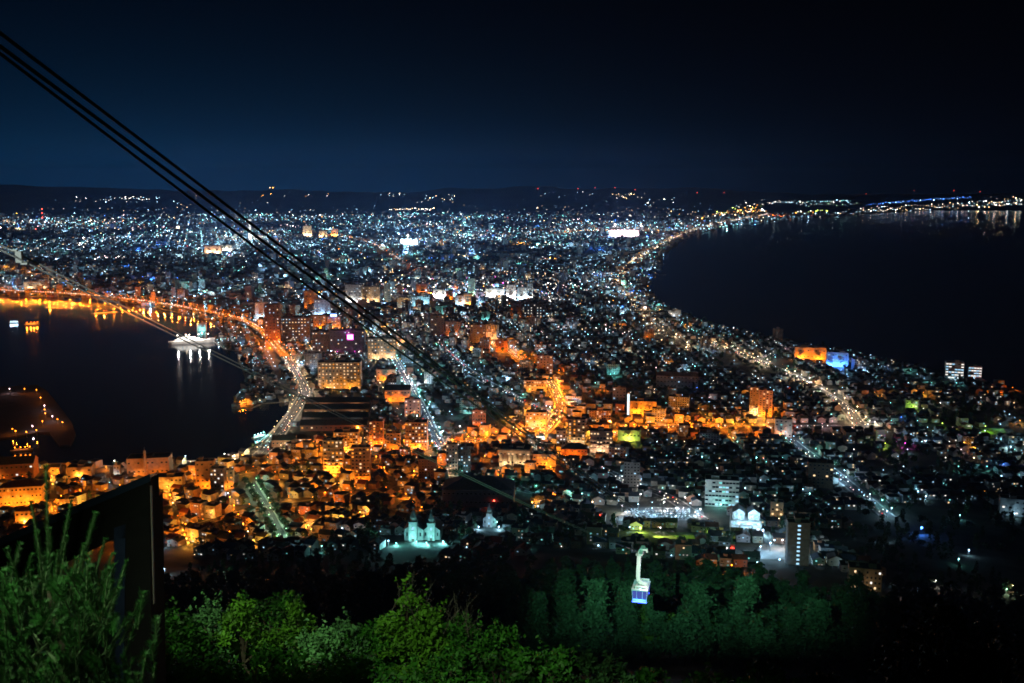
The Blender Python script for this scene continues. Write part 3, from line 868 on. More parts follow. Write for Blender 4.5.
flats = B(848, 881, 590, 570, 'small block of flats with scattered yellowish windows at the wood edge', 'wood-edge flats', wall='tan', rows=4, cols=8, lit=.42, wc=('warm', 'white'), glow='warm', gp=500)
B(945, 963, 379, 363, 'coastal flats with white-lit gallery floors', 'white-lit coastal flats', wall='white', rows=6, cols=6, lit=.75, wc=('cool', 'white'), style='balcony', glow='cool', gp=1500, wf=.9)
B(968, 981, 380, 367, 'smaller coastal flats beside the white-lit ones', 'smaller coastal flats', wall='white', rows=5, cols=5, lit=.8, wc=('cool', 'white'), style='balcony', glow='cool', gp=1500, wf=.9)
B(794, 826, 360, 348, 'long low shopping hall glowing orange at the shore', 'orange shore hall', 'shopping_hall', wall='cream', rows=2, cols=8, lit=.4, wc=('orange',), glow='orange', gp=24000)
B(826, 848, 367, 353, 'blue-lit store building at the shore', 'blue shore store', 'store_building', wall='white', rows=3, cols=5, lit=.4, wc=('cool', 'teal'), glow='blue', gp=26000)
B(623, 640, 487, 463, 'dark grey apartment block between the park street and white lane', 'dark grey block', wall='grey', rows=8, cols=5, lit=.05)
B(807, 833, 488, 464, 'dark brown apartments beside the teal avenue', 'teal-side brown apartments', wall='brown', rows=7, cols=6, lit=.08, wc=('warm',))
B(1000, 1026, 516, 500, 'plain pale building at the edge of the dark park', 'park-edge pale building', 'office_building', wall='white', rows=3, cols=4, lit=.12, glow='cool', gp=1500)
B(905, 918, 408, 401, 'low mint house lit from the lime sports court', 'mint court house', 'office_building', wall='mint', rows=2, cols=3, lit=.4, glow='lime', gp=4000)
B(440, 516, 507, 490, 'very large dark-roofed school hall, unlit, below the columned hall', 'large dark school', 'school', length=34, wall='dark', roof='navy', rows=2, cols=16, lit=.02, style='hip')
# --- harbour shore on the near side
B(0, 43, 506, 487, 'long golden-lit public building with a dark roof behind the pine', 'long golden building', 'public_hall', length=18, wall='cream', rows=3, cols=11, lit=.2, wc=('amber',), glow='orange', gp=11000, style='hip', roof='rust')
B(-4, 34, 479, 464, 'red-walled quay warehouse with white lights', 'red quay warehouse', 'brick_warehouse', 'warehouse', wall='brick', rows=2, cols=8, lit=.3, wc=('white', 'warm'), glow='orange', gp=900, style='gable')
B(51, 60, 475, 467, 'tiny orange shed at the water edge', 'tiny orange shed', 'quay_shed', 'shed', wall='cream', rows=1, cols=2, lit=.2, glow='orange', gp=6000, style='gable')
B(67, 92, 479, 468, 'orange shed pair with stepped roofs at the water edge', 'stepped orange shed', 'quay_shed', 'shed', wall='tan', rows=2, cols=5, lit=.2, wc=('amber',), glow='orange', gp=5000)
B(114, 120, 478, 466, 'small white control tower with floodlights at the quay', 'white control tower', 'control_tower', 'tower', wall='white', rows=3, cols=2, lit=.4, wc=('white',), glow='white', gp=2500)
B(127, 170, 476, 459, 'long tan shed on the quay behind the chimney', 'long tan quay shed', 'quay_shed', 'shed', length=22, wall='tan', rows=2, cols=9, lit=.05, glow='orange', gp=3000)
B(154, 183, 489, 478, 'bright yellow-orange two-storey hall beside the chimney', 'bright yellow hall', 'public_hall', wall='cream', rows=2, cols=7, lit=.5, wc=('amber',), glow='amber', gp=8000)
B(196, 215, 489, 462, 'plain orange-washed block at the quay street', 'plain orange block', wall='tan', rows=5, cols=4, lit=.03, glow='orange', gp=9000)
B(210, 225, 492, 469, 'dark block with pale windows in front of the plain orange block', 'dark pale-windowed block', wall='dark', rows=6, cols=4, lit=.25, wc=('white', 'warm'), rot=-.1)
B(225, 234, 489, 471, 'narrow golden house front on the quay street', 'narrow golden house', 'shop_building', wall='cream', rows=4, cols=2, lit=.4, wc=('amber',), glow='orange', gp=8000)
B(60, 75, 513, 500, 'golden shop house behind the pine candles', 'golden pine-side shop', 'shop_building', wall='cream', rows=2, cols=4, lit=.5, wc=('amber',), glow='orange', gp=8000)
B(85, 101, 512, 503, 'small orange house with white doorway', 'small orange doorway house', 'shop_building', wall='tan', rows=2, cols=3, lit=.5, wc=('white', 'amber'), glow='orange', gp=6000, style='hip')
B(16, 34, 526, 511, 'golden low house below the long golden building', 'golden low house', 'shop_building', wall='cream', rows=2, cols=4, lit=.3, wc=('amber',), glow='orange', gp=9000, style='hip', roof='rust')
# --- far landmarks
B(24, 50, 289, 282, 'long beige ferry terminal beyond the harbour head', 'long beige terminal', 'ferry_terminal', 'terminal', wall='cream', rows=2, cols=9, lit=.1, glow='warm', gp=12000)
B(197, 206, 331, 324, 'white-lit square building on the ship quay', 'white quay building', 'office_building', wall='white', rows=2, cols=3, lit=.6, wc=('teal', 'cool'), glow='teal', gp=9000)
B(204, 222, 253, 246, 'far warm-lit shopping complex below the ropeway cables', 'far warm complex', 'shopping_hall', wall='pink', rows=2, cols=6, lit=.5, wc=('warm',), glow='warm', gp=60000)
B(222, 232, 251, 245, 'far cream annex beside the warm shopping complex', 'far cream annex', 'shopping_hall', wall='cream', rows=2, cols=3, lit=.5, wc=('warm',), glow='white', gp=40000)
B(303, 312, 236, 226, 'far beige hotel tower, tallest of three on the plain', 'tallest far hotel', 'hotel', wall='cream', rows=5, cols=3, lit=.5, wc=('warm',), glow='warm', gp=50000)
B(319, 327, 237, 231, 'far squat hotel, lowest of three on the plain', 'squat far hotel', 'hotel', wall='cream', rows=3, cols=3, lit=.5, wc=('warm',), glow='warm', gp=40000)
B(331, 338, 236, 229, 'far reddish hotel tower, third of three on the plain', 'reddish far hotel', 'hotel', wall='pink', rows=4, cols=3, lit=.5, wc=('amber',), glow='amber', gp=40000)
stadium = B(400, 418, 244, 239, 'far sports stand blazing with white floodlight', 'blazing sports stand', 'sports_stand', 'stadium', wall='white', rows=1, cols=5, lit=1, wc=('white', 'cool'), glow='cool', gp=700000)
B(608, 640, 236, 230, 'far ball park stand lit pinkish white', 'far ball park stand', 'sports_stand', 'stadium', wall='white', rows=1, cols=7, lit=1, wc=('white', 'warm'), glow='pink', gp=700000)

# ------------------------------------------------------------------ signs on roofs
def roof_sign(parent_info, text, col, bgcol, w, h, label, off=0.0, z=None):
    root, bw, bh, L, g, a = parent_info
    s = empty('roof_sign', (g[0] + math.cos(a) * off, g[1] + math.sin(a) * off, g[2] + (bh + 1 if z is None else z)), a)
    tag(s, label, 'sign')
    m = MB(); m.box(-w / 2, -.9, 0, w / 2, -.5, h, BLACKM)
    m.box(-w / 2, -.95, 0, w / 2, -.903, h, glowmat('sign_' + bgcol, LC[bgcol], 3.0)); m.build('panel', s)
    m = MB()
    n = len(text)
    for i, ch in enumerate(text):      # block characters as bright bars, too small in the photograph to read
        x = -w / 2 + w * (i + .5) / n
        m.box(x - w / n * .36, -1.05, h * .2, x + w / n * .36, -.96, h * .8, glowmat('sign_face_' + col, LC[col], 7.0))
    m.build('lettering', s)
    m = MB()
    for x in (-w * .35, w * .35):
        m.cyl((x, -.3, -1), (x, -.3, h), .15, .15, STEEL, 6)
    m.build('frame', s)
    pt_light((g[0] + math.sin(a) * 6, g[1] - math.cos(a) * 6, g[2] + bh + 2), bgcol, 2600, .8)
    return s
roof_sign(st, '###', 'cool', 'blue', 14, 6, 'glowing blue rooftop sign with white characters on the department store')
roof_sign(mg, '#', 'warm', 'magenta', 12, 11, 'square magenta and cream sign glowing on the purple-tinted building', off=6, z=26)

# ------------------------------------------------------------------ special landmarks
# the white observation tower of the star fort
g = gnd(250, 238); hT = height_for(*g, 218)
tw = tag(empty('observation_tower', tuple(g)), 'tall white floodlit observation tower with a wider top, far across the town', 'tower')
m = MB(); m.cyl((0, 0, 0), (0, 0, hT * .78), 9, 8, WALL['white'], 5); m.build('shaft', tw)
m = MB(); m.cyl((0, 0, hT * .78), (0, 0, hT * .84), 7, 13, WALL['white'], 5); m.cyl((0, 0, hT * .84), (0, 0, hT * .96), 13, 13, WALL['white'], 5); m.build('deck', tw)
m = MB(); m.cyl((0, 0, hT * .87), (0, 0, hT * .93), 13.2, 13.2, WG['white'], 5); m.build('window', tw)
m = MB(); m.cyl((0, 0, hT * .96), (0, 0, hT * 1.1), 1, .3, STEEL, 6); m.build('mast', tw)
for q_ in (-40, 40):
    lamp((g[0] + q_, g[1] - 70, 0), 'white', 1.4, 900000, ('front', 'white observation tower'), 8)
ANCH.append((250, 228, 'the white observation tower'))
# tall red-lit mast block far away
g = gnd(43, 222); hT = height_for(*g, 209)
tw = tag(empty('radio_mast', tuple(g)), 'far lattice mast with red lamps near the harbour head', 'mast')
m = MB()
for sx_, sy_ in ((-1, -1), (1, -1), (1, 1), (-1, 1)):
    m.cyl((sx_ * 9, sy_ * 9, 0), (sx_ * 2, sy_ * 2, hT), 1.2, .8, STEEL, 4)
for k in range(6):
    f = k / 6; s_ = 9 - 7 * f; z = hT * f
    m.box(-s_, -s_, z, s_, s_, z + .8, STEEL)
m.build('lattice', tw)
for k, z in enumerate((.35, .68, 1.0)):
    m = MB(); m.ball((0, -6 + 3 * z, hT * z), 3.2, GL['red']); m.build('beacon', tw)
# chimney by the quay
g = gnd(146, 478); hT = height_for(*g, 447)
ch = tag(empty('brick_chimney', tuple(g)), 'slender orange-lit chimney standing beside the long quay shed', 'chimney')
m = MB(); m.cyl((0, 0, 0), (0, 0, hT * .5), 2.1, 1.7, WALL['tan'], 10); m.cyl((0, 0, hT * .5), (0, 0, hT * .8), 1.7, 1.4, WALL['tan'], 10); m.build('shaft', ch)
m = MB(); m.cyl((0, 0, hT * .8), (0, 0, hT * .88), 1.9, 1.3, CONC, 10); m.cyl((0, 0, hT * .88), (0, 0, hT), .25, .12, STEEL, 6); m.build('cap', ch)
lamp((g[0] - 5, g[1] - 14, g[2]), 'orange', .7, 9000, ('front', 'slender chimney'), 4)
# tall lit pylon
g = gnd(628, 420); hT = height_for(*g, 393)
py_ = tag(empty('sign_pylon', tuple(g)), 'tall thin white lit sign pylon above the green and orange shop', 'pylon')
m = MB(); m.box(-1.6, -.8, 0, 1.6, .8, hT, WALL['white']); m.build('shaft', py_)
m = MB(); m.box(-1.4, -.95, hT * .15, 1.4, -.803, hT * .97, glowmat('pylon_face', (.8, .95, 1), 1.3)); m.build('panel', py_)
ANCH.append((628, 405, 'the tall white pylon'))
pt_light((g[0], g[1] - 8, g[2] + 6), 'lime', 9000)

def church(px, yb, label, col, power, sc=1.0, ref=None, wall='white'):
    g = gnd(px, yb)
    a = -math.atan2(g[0], g[1]) * .5 - .1
    c = tag(empty('church', tuple(g), a), label, 'church')
    c.scale = (sc, sc, sc)
    wm, rm = WALL[wall], ROOF['tin']
    m = MB(); m.box(-7, 4, -2, 7, 24, 8, wm); m.build('wall', c)
    m = MB(); m.gable(-7, 4, 8, 7, 24, 5.5, rm, wm, 'y'); m.build('roof', c)
    tz = 15
    m = MB(); m.box(-3, 0, -2, 3, 6, tz, wm); m.box(-3.3, -.3, tz * .55, 3.3, 6.3, tz * .58, wm); m.box(-3.4, -.4, tz, 3.4, 6.4, tz + .5, wm); m.build('tower', c)
    m = MB(); m.cyl((0, 3, tz + .5), (0, 3, tz + 3.5), 2.4, 2.3, wm, 8); m.cyl((0, 3, tz + 3.5), (0, 3, tz + 9.5), 2.7, .1, rm, 8); m.build('spire', c)
    m = MB(); m.box(-.12, 2.9, tz + 9.3, .12, 3.1, tz + 11.6, STEEL); m.box(-.7, 2.88, tz + 10.5, .7, 3.12, tz + 10.8, STEEL); m.build('cross', c)
    for x, z in ((0, 4), (0, 10.5)):
        w_ = link('window', win_mesh(1.6, 2.6, WG['cool' if wall == 'white' else 'amber']), c); w_.location = (x, -.003, z)
    for x in (-5, 5):
        w_ = link('window', win_mesh(1.2, 3, DARKGLASS), c); w_.location = (x, 3.997, 4.5)
    m = MB(); m.box(-1, -.12, 0, 1, -.004, 2.4, WALL['brown']); m.build('door', c)
    for k in (-1, 1):
        lamp((g[0] + k * 11 * sc, g[1] - 12 * sc, g[2]), col, .7, power, ('front', ref), 2.5)
    FOOT.append((g[0], g[1] + 10, 16 * sc))
    ANCH.append((px, yb - 12, 'the ' + ref))
church(413, 542, 'white church with a spired tower floodlit icy blue at the wood edge', 'teal', 5500, 1.1, 'icy floodlit church')
church(431, 541, 'smaller domed-looking white chapel glowing cyan beside the icy church', 'teal', 6500, .98, 'cyan chapel')
church(489, 527, 'little white chapel lit pale blue among dark houses', 'cool', 3500, .8, 'pale blue chapel')
church(414, 507, 'church with a cream steeple lit orange from the lane', 'orange', 2600, .75, 'orange steeple church', 'cream')

# the valley station of the ropeway
g = gnd(746, 531)
vs = tag(empty('ropeway_station', tuple(g), -.15), 'brilliant white ropeway valley station with twin gabled bays', 'station')
wm = WALL['white']
m = MB(); m.box(-13, 0, -3, 13, 18, 9, wm); m.box(-13.3, -.3, 4.2, 13.3, -.004, 4.6, wm); m.build('wall', vs)
for x in (-6.5, 6.5):
    m = MB(); m.box(x - 5, 2, 9.003, x + 5, 16, 16, wm); m.gable(x - 5, 2, 16, x + 5, 16, 3.5, ROOF['tin'], wm, 'y'); m.build('gabled_bay', vs)
    for dx in (-2.2, 2.2):
        for z in (11.2, 14):
            o = link('window', win_mesh(2.4, 1.8, WG['cool']), vs); o.location = (x + dx, 1.997, z)
for k in range(6):
    for z in (2.2, 6.6):
        o = link('window', win_mesh(2.6, 2.0, WG['white' if k % 2 else 'cool']), vs); o.location = (-10.5 + 4.2 * k, -.003, z)
m = MB(); m.box(-5, -6, 5, 5, -.31, 5.5, wm)
for x in (-4.6, 4.6): m.cyl((x, -5.6, 0), (x, -5.6, 5), .2, .2, STEEL, 6)
m.build('canopy', vs)
FOOT.append((g[0], g[1] + 8, 24)); ANCH.append((745, 515, 'the white valley station'))
for k in (-1, 0, 1):
    lamp((g[0] + k * 11, g[1] - 15, g[2]), 'cool', .8, 14000, ('front', 'white valley station'), 5)
pt_light((g[0], g[1] - 6, g[2] + 20), 'cool', 9000)

# ------------------------------------------------------------------ ships and quay
def ship(px, py, L, a, label, cat, wall, glowc, power, decks=3, name='ship'):
    g = gnd(px, py, .3)
    s = tag(empty(name, tuple(g), a), label, cat)
    Bm = L * .15
    hull = MB()
    prof = [(-L / 2, Bm * .8), (-L * .45, Bm), (L * .25, Bm), (L * .4, Bm * .6), (L / 2, 0.1)]
    z0, z1 = -.8, L * .06
    up = [(x, -w_ / 2, z1 + (.03 * L if x > L * .3 else 0)) for x, w_ in prof] + [(x, w_ / 2, z1 + (.03 * L if x > L * .3 else 0)) for x, w_ in prof[::-1]]
    lo = [(x * .94, y * .85, z0) for x, y, z in up]
    n = len(up)
    for i in range(n):
        hull.poly([lo[i], lo[(i + 1) % n], up[(i + 1) % n], up[i]], wall)
    hull.poly(up, CONC); hull.build('hull', s)
    for d in range(decks):
        m = MB(); x0, x1 = -L * (.36 - .04 * d), L * (.24 - .08 * d); z = z1 + d * L * .028
        m.box(x0, -Bm * (.4 - .05 * d), z + .003, x1, Bm * (.4 - .05 * d), z + L * .028, WALL['white']); m.build('deckhouse', s)
        for k in range(6):
            o = link('window', win_mesh(L * .035, L * .013, WG['cool']), s)
            o.location = (x0 + (x1 - x0) * (k + .5) / 6, -Bm * (.4 - .05 * d) - .003, z + L * .015)
    m = MB(); m.cyl((-L * .1, 0, z1 + decks * L * .028), (-L * .13, 0, z1 + decks * L * .028 + L * .07), Bm * .16, Bm * .13, WALL['cream'], 10); m.build('funnel', s)
    m = MB()
    for x in (L * .12, L * .3, -L * .3):
        m.cyl((x, 0, z1), (x, 0, z1 + L * .17), .25, .12, STEEL, 6)
    m.build('mast', s)
    for x in (-L * .3, -L * .05, L * .15, L * .35):
        m = MB(); m.ball((x, 0, z1 + L * .13), max(.5, L * .009), GL[glowc]); m.build('deck_lamp', s)
        p = Matrix.Rotation(a, 3, 'Z') @ Vector((x, -Bm * .9, z1 + L * .15))
        pt_light(Vector(g) + p, glowc, power, .8)
    return s
ship(192, 343, 92, .35, 'white museum ship lit brightly along its decks at the quay', 'ship', WALL['white'], 'white', 34000)
ship(259, 437, 24, 1.0, 'fishing boat glowing turquoise beside the curved quay', 'boat', WALL['white'], 'teal', 5200, 2, 'fishing_boat')
ship(241, 405, 30, 1.2, 'small orange-lit ferry moored at the dark pier', 'boat', WALL['tan'], 'orange', 7000, 2, 'small_ferry')
ship(32, 325, 34, .2, 'low barge with an orange lamp out in the bay', 'boat', WALL['dark'], 'orange', 9000, 1, 'barge')
ship(14, 323, 22, .1, 'tiny boat with a white lamp out in the bay', 'boat', WALL['white'], 'cool', 2500, 1, 'small_boat')
ship(22, 451, 26, .3, 'moored boat near the islet with a reddish lamp', 'boat', WALL['dark'], 'orange', 500, 1, 'fishing_boat')
def pier(pts, w, z, label, nm='pier'):
    P = [np.array(gnd(x, y, 0)) for x, y in pts]
    fine = resample(P, 8); s = strip(fine, w)
    o = empty('wooden_pier', (0, 0, 0)); tag(o, label, 'pier')
    m = MB()
    for i in range(len(fine) - 1):
        a, b_ = s[i]; c, d = s[i + 1]
        m.poly([(*a, z), (*b_, z), (*d, z), (*c, z)], CONC)
        m.poly([(*b_, z - .6), (*d, z - .6), (*d, z), (*b_, z)], CONC); m.poly([(*c, z - .6), (*a, z - .6), (*a, z), (*c, z)], CONC)
    m.build('walkway', o)
    for i in range(0, len(fine), 3):
        m = MB(); m.cyl((fine[i][0], fine[i][1], -1), (fine[i][0], fine[i][1], z - .6), .4, .4, CONC, 6); m.build('pile', o)
pier([(94, 314), (120, 312)], 14, 1.6, 'orange-lit jetty reaching out below the curved bridge')
pier([(46, 308), (58, 308)], 12, 1.6, 'short lit jetty at the harbour head')
for x, y, c in [(96, 313, 'orange'), (104, 313, 'amber'), (114, 312, 'orange'), (50, 307, 'orange')]:
    lamp(gnd(x, y, 1.6), c, 1.0, 9000, ('jetty', 0), 6)
for i, (x, y) in enumerate([(650, 264), (648, 269), (652, 274)]):
    a_ = np.array(gnd(x, y, 0)); b_ = np.array(gnd(x + 13, y + 1, 0))
    wall_strip('breakwater', [a_, b_], 14, 0, 1.6, CONC)

# ------------------------------------------------------------------ hero lamps traced one by one (picture place, colour, size, power)
HERO = [(10, 388), (25, 388), (37, 389), (41, 397), (45, 405), (45, 409), (46, 413), (43, 421), (53, 416), (58, 419), (63, 422), (37, 430), (33, 426), (16, 431), (13, 429), (27, 432)]
for i, (x, y) in enumerate(HERO):
    lamp(gnd(x, y + 5, 2.2), 'orange' if i % 4 else 'pink', 1.15, 2600, ('islet shore', i + 1), 7)
for (x, y, c, s_, pw, ph, h) in [
        (903, 587, 'cool', .5, 500, 'wood edge', 5), (935, 587, 'white', .5, 500, 'wood edge', 5), (1012, 592, 'warm', .6, 900, 'wood edge', 5), (1006, 594, 'green', .5, 700, 'wood edge', 4), (921, 535, 'blue', 1.7, 3000, 'dark park', 7), (600, 521, 'red', .7, 2600, 'wood edge', 6), (555, 500, 'orange', .8, 3500, 'wood edge', 6), (525, 512, 'orange', .8, 3500, 'wood edge', 6), (316, 510, 'orange', .9, 4000, 'old town', 6),
        (378, 526, 'orange', 1.0, 4500, 'old town', 6), (324, 537, 'orange', .8, 3000, 'old town', 6), (494, 507, 'red', .7, 2600, 'old town', 7), (322, 553, 'teal', .6, 900, 'wood', 6), (344, 583, 'teal', .6, 700, 'wood', 6), (224, 577, 'green', .6, 700, 'wood', 6),
        (500, 553, 'red', .35, 700, 'old town', 4), (186, 530, 'orange', .8, 3800, 'old town', 6), (200, 552, 'orange', .7, 3000, 'old town', 6), (230, 538, 'orange', .7, 3500, 'old town', 6), (165, 575, 'cool', .6, 1500, 'old town', 5), (163, 548, 'sky', .6, 1600, 'old town', 5), (210, 540, 'sky', .6, 1600, 'old town', 5),
        (901, 422, 'blue', .9, 3500, 'houses', 7), (998, 384, 'red', 1.2, 9000, 'shore', 7), (922, 330, 'cool', 1, 3000, 'shore', 7) if False else (1003, 470, 'blue', .8, 3000, 'houses', 7), (942, 429, 'lime', .9, 3500, 'sports court', 8), (985, 432, 'lime', .9, 5000, 'tennis court', 8), (1000, 430, 'cool', .9, 2500, 'tennis court', 8), (905, 447, 'magenta', .8, 1300, 'houses', 5), (896, 445, 'magenta', .7, 1300, 'houses', 5), (885, 447, 'lime', .7, 4000, 'houses', 5), (1010, 452, 'cool', .9, 4000, 'houses', 7), (925, 446, 'sky', .9, 6000, 'houses', 7),
        (640, 533, 'lime', .9, 5000, 'floodlit lawn', 5), (641, 533, 'lime', .5, 2000, 'floodlit lawn', 5), (205, 295, 'teal', 3.0, 120000, 'rail yard', 10), (199, 293, 'sky', 2.5, 60000, 'rail yard', 10), (213, 296, 'cool', 1.6, 30000, 'rail yard', 10),
        (615, 229, 'pink', 11, 500000, 'far ball park', 30), (641, 230, 'white', 9, 400000, 'far ball park', 30), (568, 232, 'warm', 5, 200000, 'far ball park', 20), (408, 241, 'white', 8, 200000, 'far sports stand', 30), (216, 231, 'cool', 6, 100000, 'plain', 20), (31, 222, 'white', 8, 100000, 'plain', 15), (45, 224, 'pink', 7, 100000, 'plain', 15),
        (302, 369, 'sky', 1.6, 22000, 'harbour street', 12), (298, 367, 'cool', 1.3, 12000, 'harbour street', 12), (288, 450, 'green', .9, 5000, 'quay road', 8), (308, 458, 'cool', .9, 5000, 'quay road', 8), (430, 407, 'teal', 1.0, 6000, 'tram street', 8), (460, 432, 'white', 1.2, 9000, 'market street', 8), (609, 452, 'green', .9, 6000, 'pink terrace', 6), (540, 448, 'white', 1.2, 12000, 'orange crossing', 7), (543, 442, 'white', 1.2, 12000, 'orange crossing', 7), (550, 412, 'white', 1.0, 9000, 'orange crossing', 8),
        (558, 402, 'orange', 1.1, 12000, 'orange crossing', 9), (553, 396, 'orange', 1.1, 12000, 'orange crossing', 9), (563, 405, 'orange', 1.1, 12000, 'orange crossing', 9), (560, 392, 'orange', 1.0, 12000, 'orange crossing', 9), (408, 383, 'white', 1.4, 14000, 'tram street', 9), (412, 388, 'pink', 1.2, 9000, 'tram street', 8), (404, 376, 'pink', 1.2, 9000, 'tram street', 8),
        (225, 461, 'white', .9, 2500, 'quay', 9), (186, 463, 'cool', .9, 2500, 'quay', 9), (115, 468, 'white', .9, 2500, 'quay', 9), (243, 462, 'amber', .9, 4500, 'quay', 9), (157, 482, 'sky', .9, 3500, 'quay street', 9), (265, 350, 'sky', 1, 3000, 'bridge foot', 7)]:
    lamp(gnd(x, y), c, s_, pw, (ph, 0), h)
# wide reflections on the bay below the bridge: lamps on the water-side quay
for i, (x, y) in enumerate([(33, 297), (40, 297), (46, 297), (60, 297), (70, 296), (84, 297), (90, 297), (97, 298), (105, 299), (110, 300), (118, 301), (133, 305), (140, 306), (148, 307), (156, 308), (164, 310), (172, 311), (180, 313), (194, 316), (206, 319), (214, 322)]):
    lamp(gnd(x, y, 1.3), 'orange' if i % 5 else 'amber', 1.3, 5000, ('harbour head', i + 1), 9)

# sports courts and the floodlit lawn: real surfaces that the lamps light
def court(pts, m, name='lawn'):
    P = [gnd(x, y) for x, y in pts]
    k = MB(); n = 8
    for i in range(n):
        for j in range(n):
            def pt(u, v):
                p = (1 - u) * (1 - v) * P[0] + u * (1 - v) * P[1] + u * v * P[2] + (1 - u) * v * P[3]
                return (p[0], p[1], float(terr(p[0], p[1])) + .35)
            k.poly([pt(i / n, j / n), pt((i + 1) / n, j / n), pt((i + 1) / n, (j + 1) / n), pt(i / n, (j + 1) / n)], m)
    o = tag(k.build(name), kind='structure')
    c = sum(P) / 4
    FOOT.append((c[0], c[1], np.linalg.norm(P[0] - P[2]) * .42))
    return o
GRASSM = mat('mown_grass', (.10, .20, .03), .95, .3, .3)
court([(640, 541), (697, 543), (693, 533), (642, 532)], GRASSM)
spot('lawn_floodlight', tuple(gnd(641, 537) + np.array([0, 0, 5])), tuple(gnd(682, 538)), 260000, 34, .5, (.75, 1, .12), .4)
court([(934, 431), (948, 431), (947, 425), (935, 425)], GRASSM)
court([(978, 434), (1008, 436), (1004, 429), (981, 428)], GRASSM)
court([(617, 441), (640, 441), (640, 436), (618, 436)], GRASSM)
court([(178, 309), (232, 306), (232, 299), (186, 300)], mat('rail_yard_ballast', (.22, .24, .22), .9, .3, .05), 'rail_yard')
court([(612, 521), (706, 521), (702, 507), (628, 508)], mat('car_park_asphalt', (.16, .165, .17), .9, .2, .3), 'car_park_surface')
court([(752, 560), (790, 560), (790, 545), (760, 545)], mat('car_park_asphalt', (.16, .165, .17), .9, .2, .3), 'car_park_surface')
for i, (x, y) in enumerate([(622, 513), (638, 512), (652, 516), (664, 510), (676, 516), (690, 511), (700, 517), (626, 520), (770, 552), (782, 549), (788, 556), (760, 556)]):
    lamp(gnd(x, y), 'cool' if i % 3 else 'white', .7, 8000, ('car park', i + 1), 8)
# parked cars
carm = MB()
carm.box(-.85, -2.1, .3, .85, 2.1, .85, mat('car_paint', (.62, .63, .65), .3, .05, 1))
for sx_, y0, y1 in ((0, 0, 0),):
    carm.box(-.75, -1.3, .853, .75, 1.5, 1.42, DARKGLASS, MATS['car_paint'])
for x in (-.86, .70):
    for y in (-1.35, 1.35):
        carm.cyl((x, y, .32), (x + .16, y, .32), .32, .32, BLACKM, 8)
carm.box(-.7, -2.13, .5, -.4, -2.103, .7, WALL['white']); carm.box(.4, -2.13, .5, .7, -2.103, .7, WALL['white'])
car_mesh = carm.mesh('parked_car')
ncar = 0
P0, P1, P2, P3 = [gnd(*p) for p in ((622, 519), (700, 519), (698, 509), (632, 509))]
for row, v in enumerate((.12, .34, .58, .82)):
    for k in range(24):
        if random.random() < .35: continue
        u = (k + .5) / 24
        p = (1 - u) * (1 - v) * P0 + u * (1 - v) * P1 + u * v * P2 + (1 - u) * v * P3
        o = link('parked_car', car_mesh); o.location = (p[0], p[1], float(terr(p[0], p[1])) + .36); o.rotation_euler = (0, 0, random.choice((0, math.pi)) + random.uniform(-.05, .05))
        tag(o, f'silver car, {nth(k + 1)} bay of the {("front", "second", "third", "rear")[row]} row in the floodlit car park', 'car', 'cars in the floodlit car park')

# ================================================================== VEGETATION builders
def leafmat(name, col, var=.45):
    m = bpy.data.materials.new(name); m.use_nodes = True
    t = m.node_tree; b = t.nodes['Principled BSDF']; b.inputs['Roughness'].default_value = .6
    b.inputs['Specular IOR Level'].default_value = .25
    geo = t.nodes.new('ShaderNodeNewGeometry'); oi = t.nodes.new('ShaderNodeObjectInfo')
    no = t.nodes.new('ShaderNodeTexNoise'); no.inputs['Scale'].default_value = 4.0 if name != 'slope_leaves' else .5; no.inputs['Detail'].default_value = 2
    t.links.new(geo.outputs['Position'], no.inputs['Vector'])
    ad = t.nodes.new('ShaderNodeMath'); ad.operation = 'MULTIPLY_ADD'; ad.inputs[1].default_value = .35
    t.links.new(oi.outputs['Random'], ad.inputs[0]); t.links.new(no.outputs['Fac'], ad.inputs[2])
    rp = t.nodes.new('ShaderNodeValToRGB'); t.links.new(ad.outputs[0], rp.inputs[0])
    rp.color_ramp.elements[0].position, rp.color_ramp.elements[1].position = .35, .95
    rp.color_ramp.elements[0].color = (*[c * (1 - var) for c in col], 1); rp.color_ramp.elements[1].color = (*[c * (1 + var) for c in col], 1)
    t.links.new(rp.outputs[0], b.inputs['Base Color'])
    return m
LEAF = leafmat('slope_leaves', (.045, .085, .045)); LEAFL = leafmat('lime_lit_leaves', (.10, .15, .02))  # second leaf colour has lime light put into it
BARK = mat('bark', (.05, .038, .028), .95, .3, 4)
SHRUBL = leafmat('shrub_leaves', (.022, .105, .010), .85); SHRUBP = leafmat('pale_leaves', (.055, .15, .055), .85); NEEDLE = leafmat('pine_needles', (.010, .056, .008), .7); SHRUBY = leafmat('young_leaves', (.062, .18, .014), .85)
def quads(C, size, r_, flat=0.0, asp=.55):
    """one leaf-shaped quad at each centre"""
    n = len(C)
    nrm = r_.normal(size=(n, 3)); nrm[:, 2] = np.abs(nrm[:, 2]) + flat; nrm /= np.linalg.norm(nrm, axis=1)[:, None]
    t1 = np.cross(nrm, r_.normal(size=(n, 3))); t1 /= np.linalg.norm(t1, axis=1)[:, None]
    t2 = np.cross(nrm, t1)
    s = size * r_.uniform(.6, 1.3, size=(n, 1))
    V = np.stack([C - t1 * s, C + t2 * s * asp, C + t1 * s, C - t2 * s * asp], 1).reshape(-1, 3)
    return V, np.arange(4 * n).reshape(-1, 4)
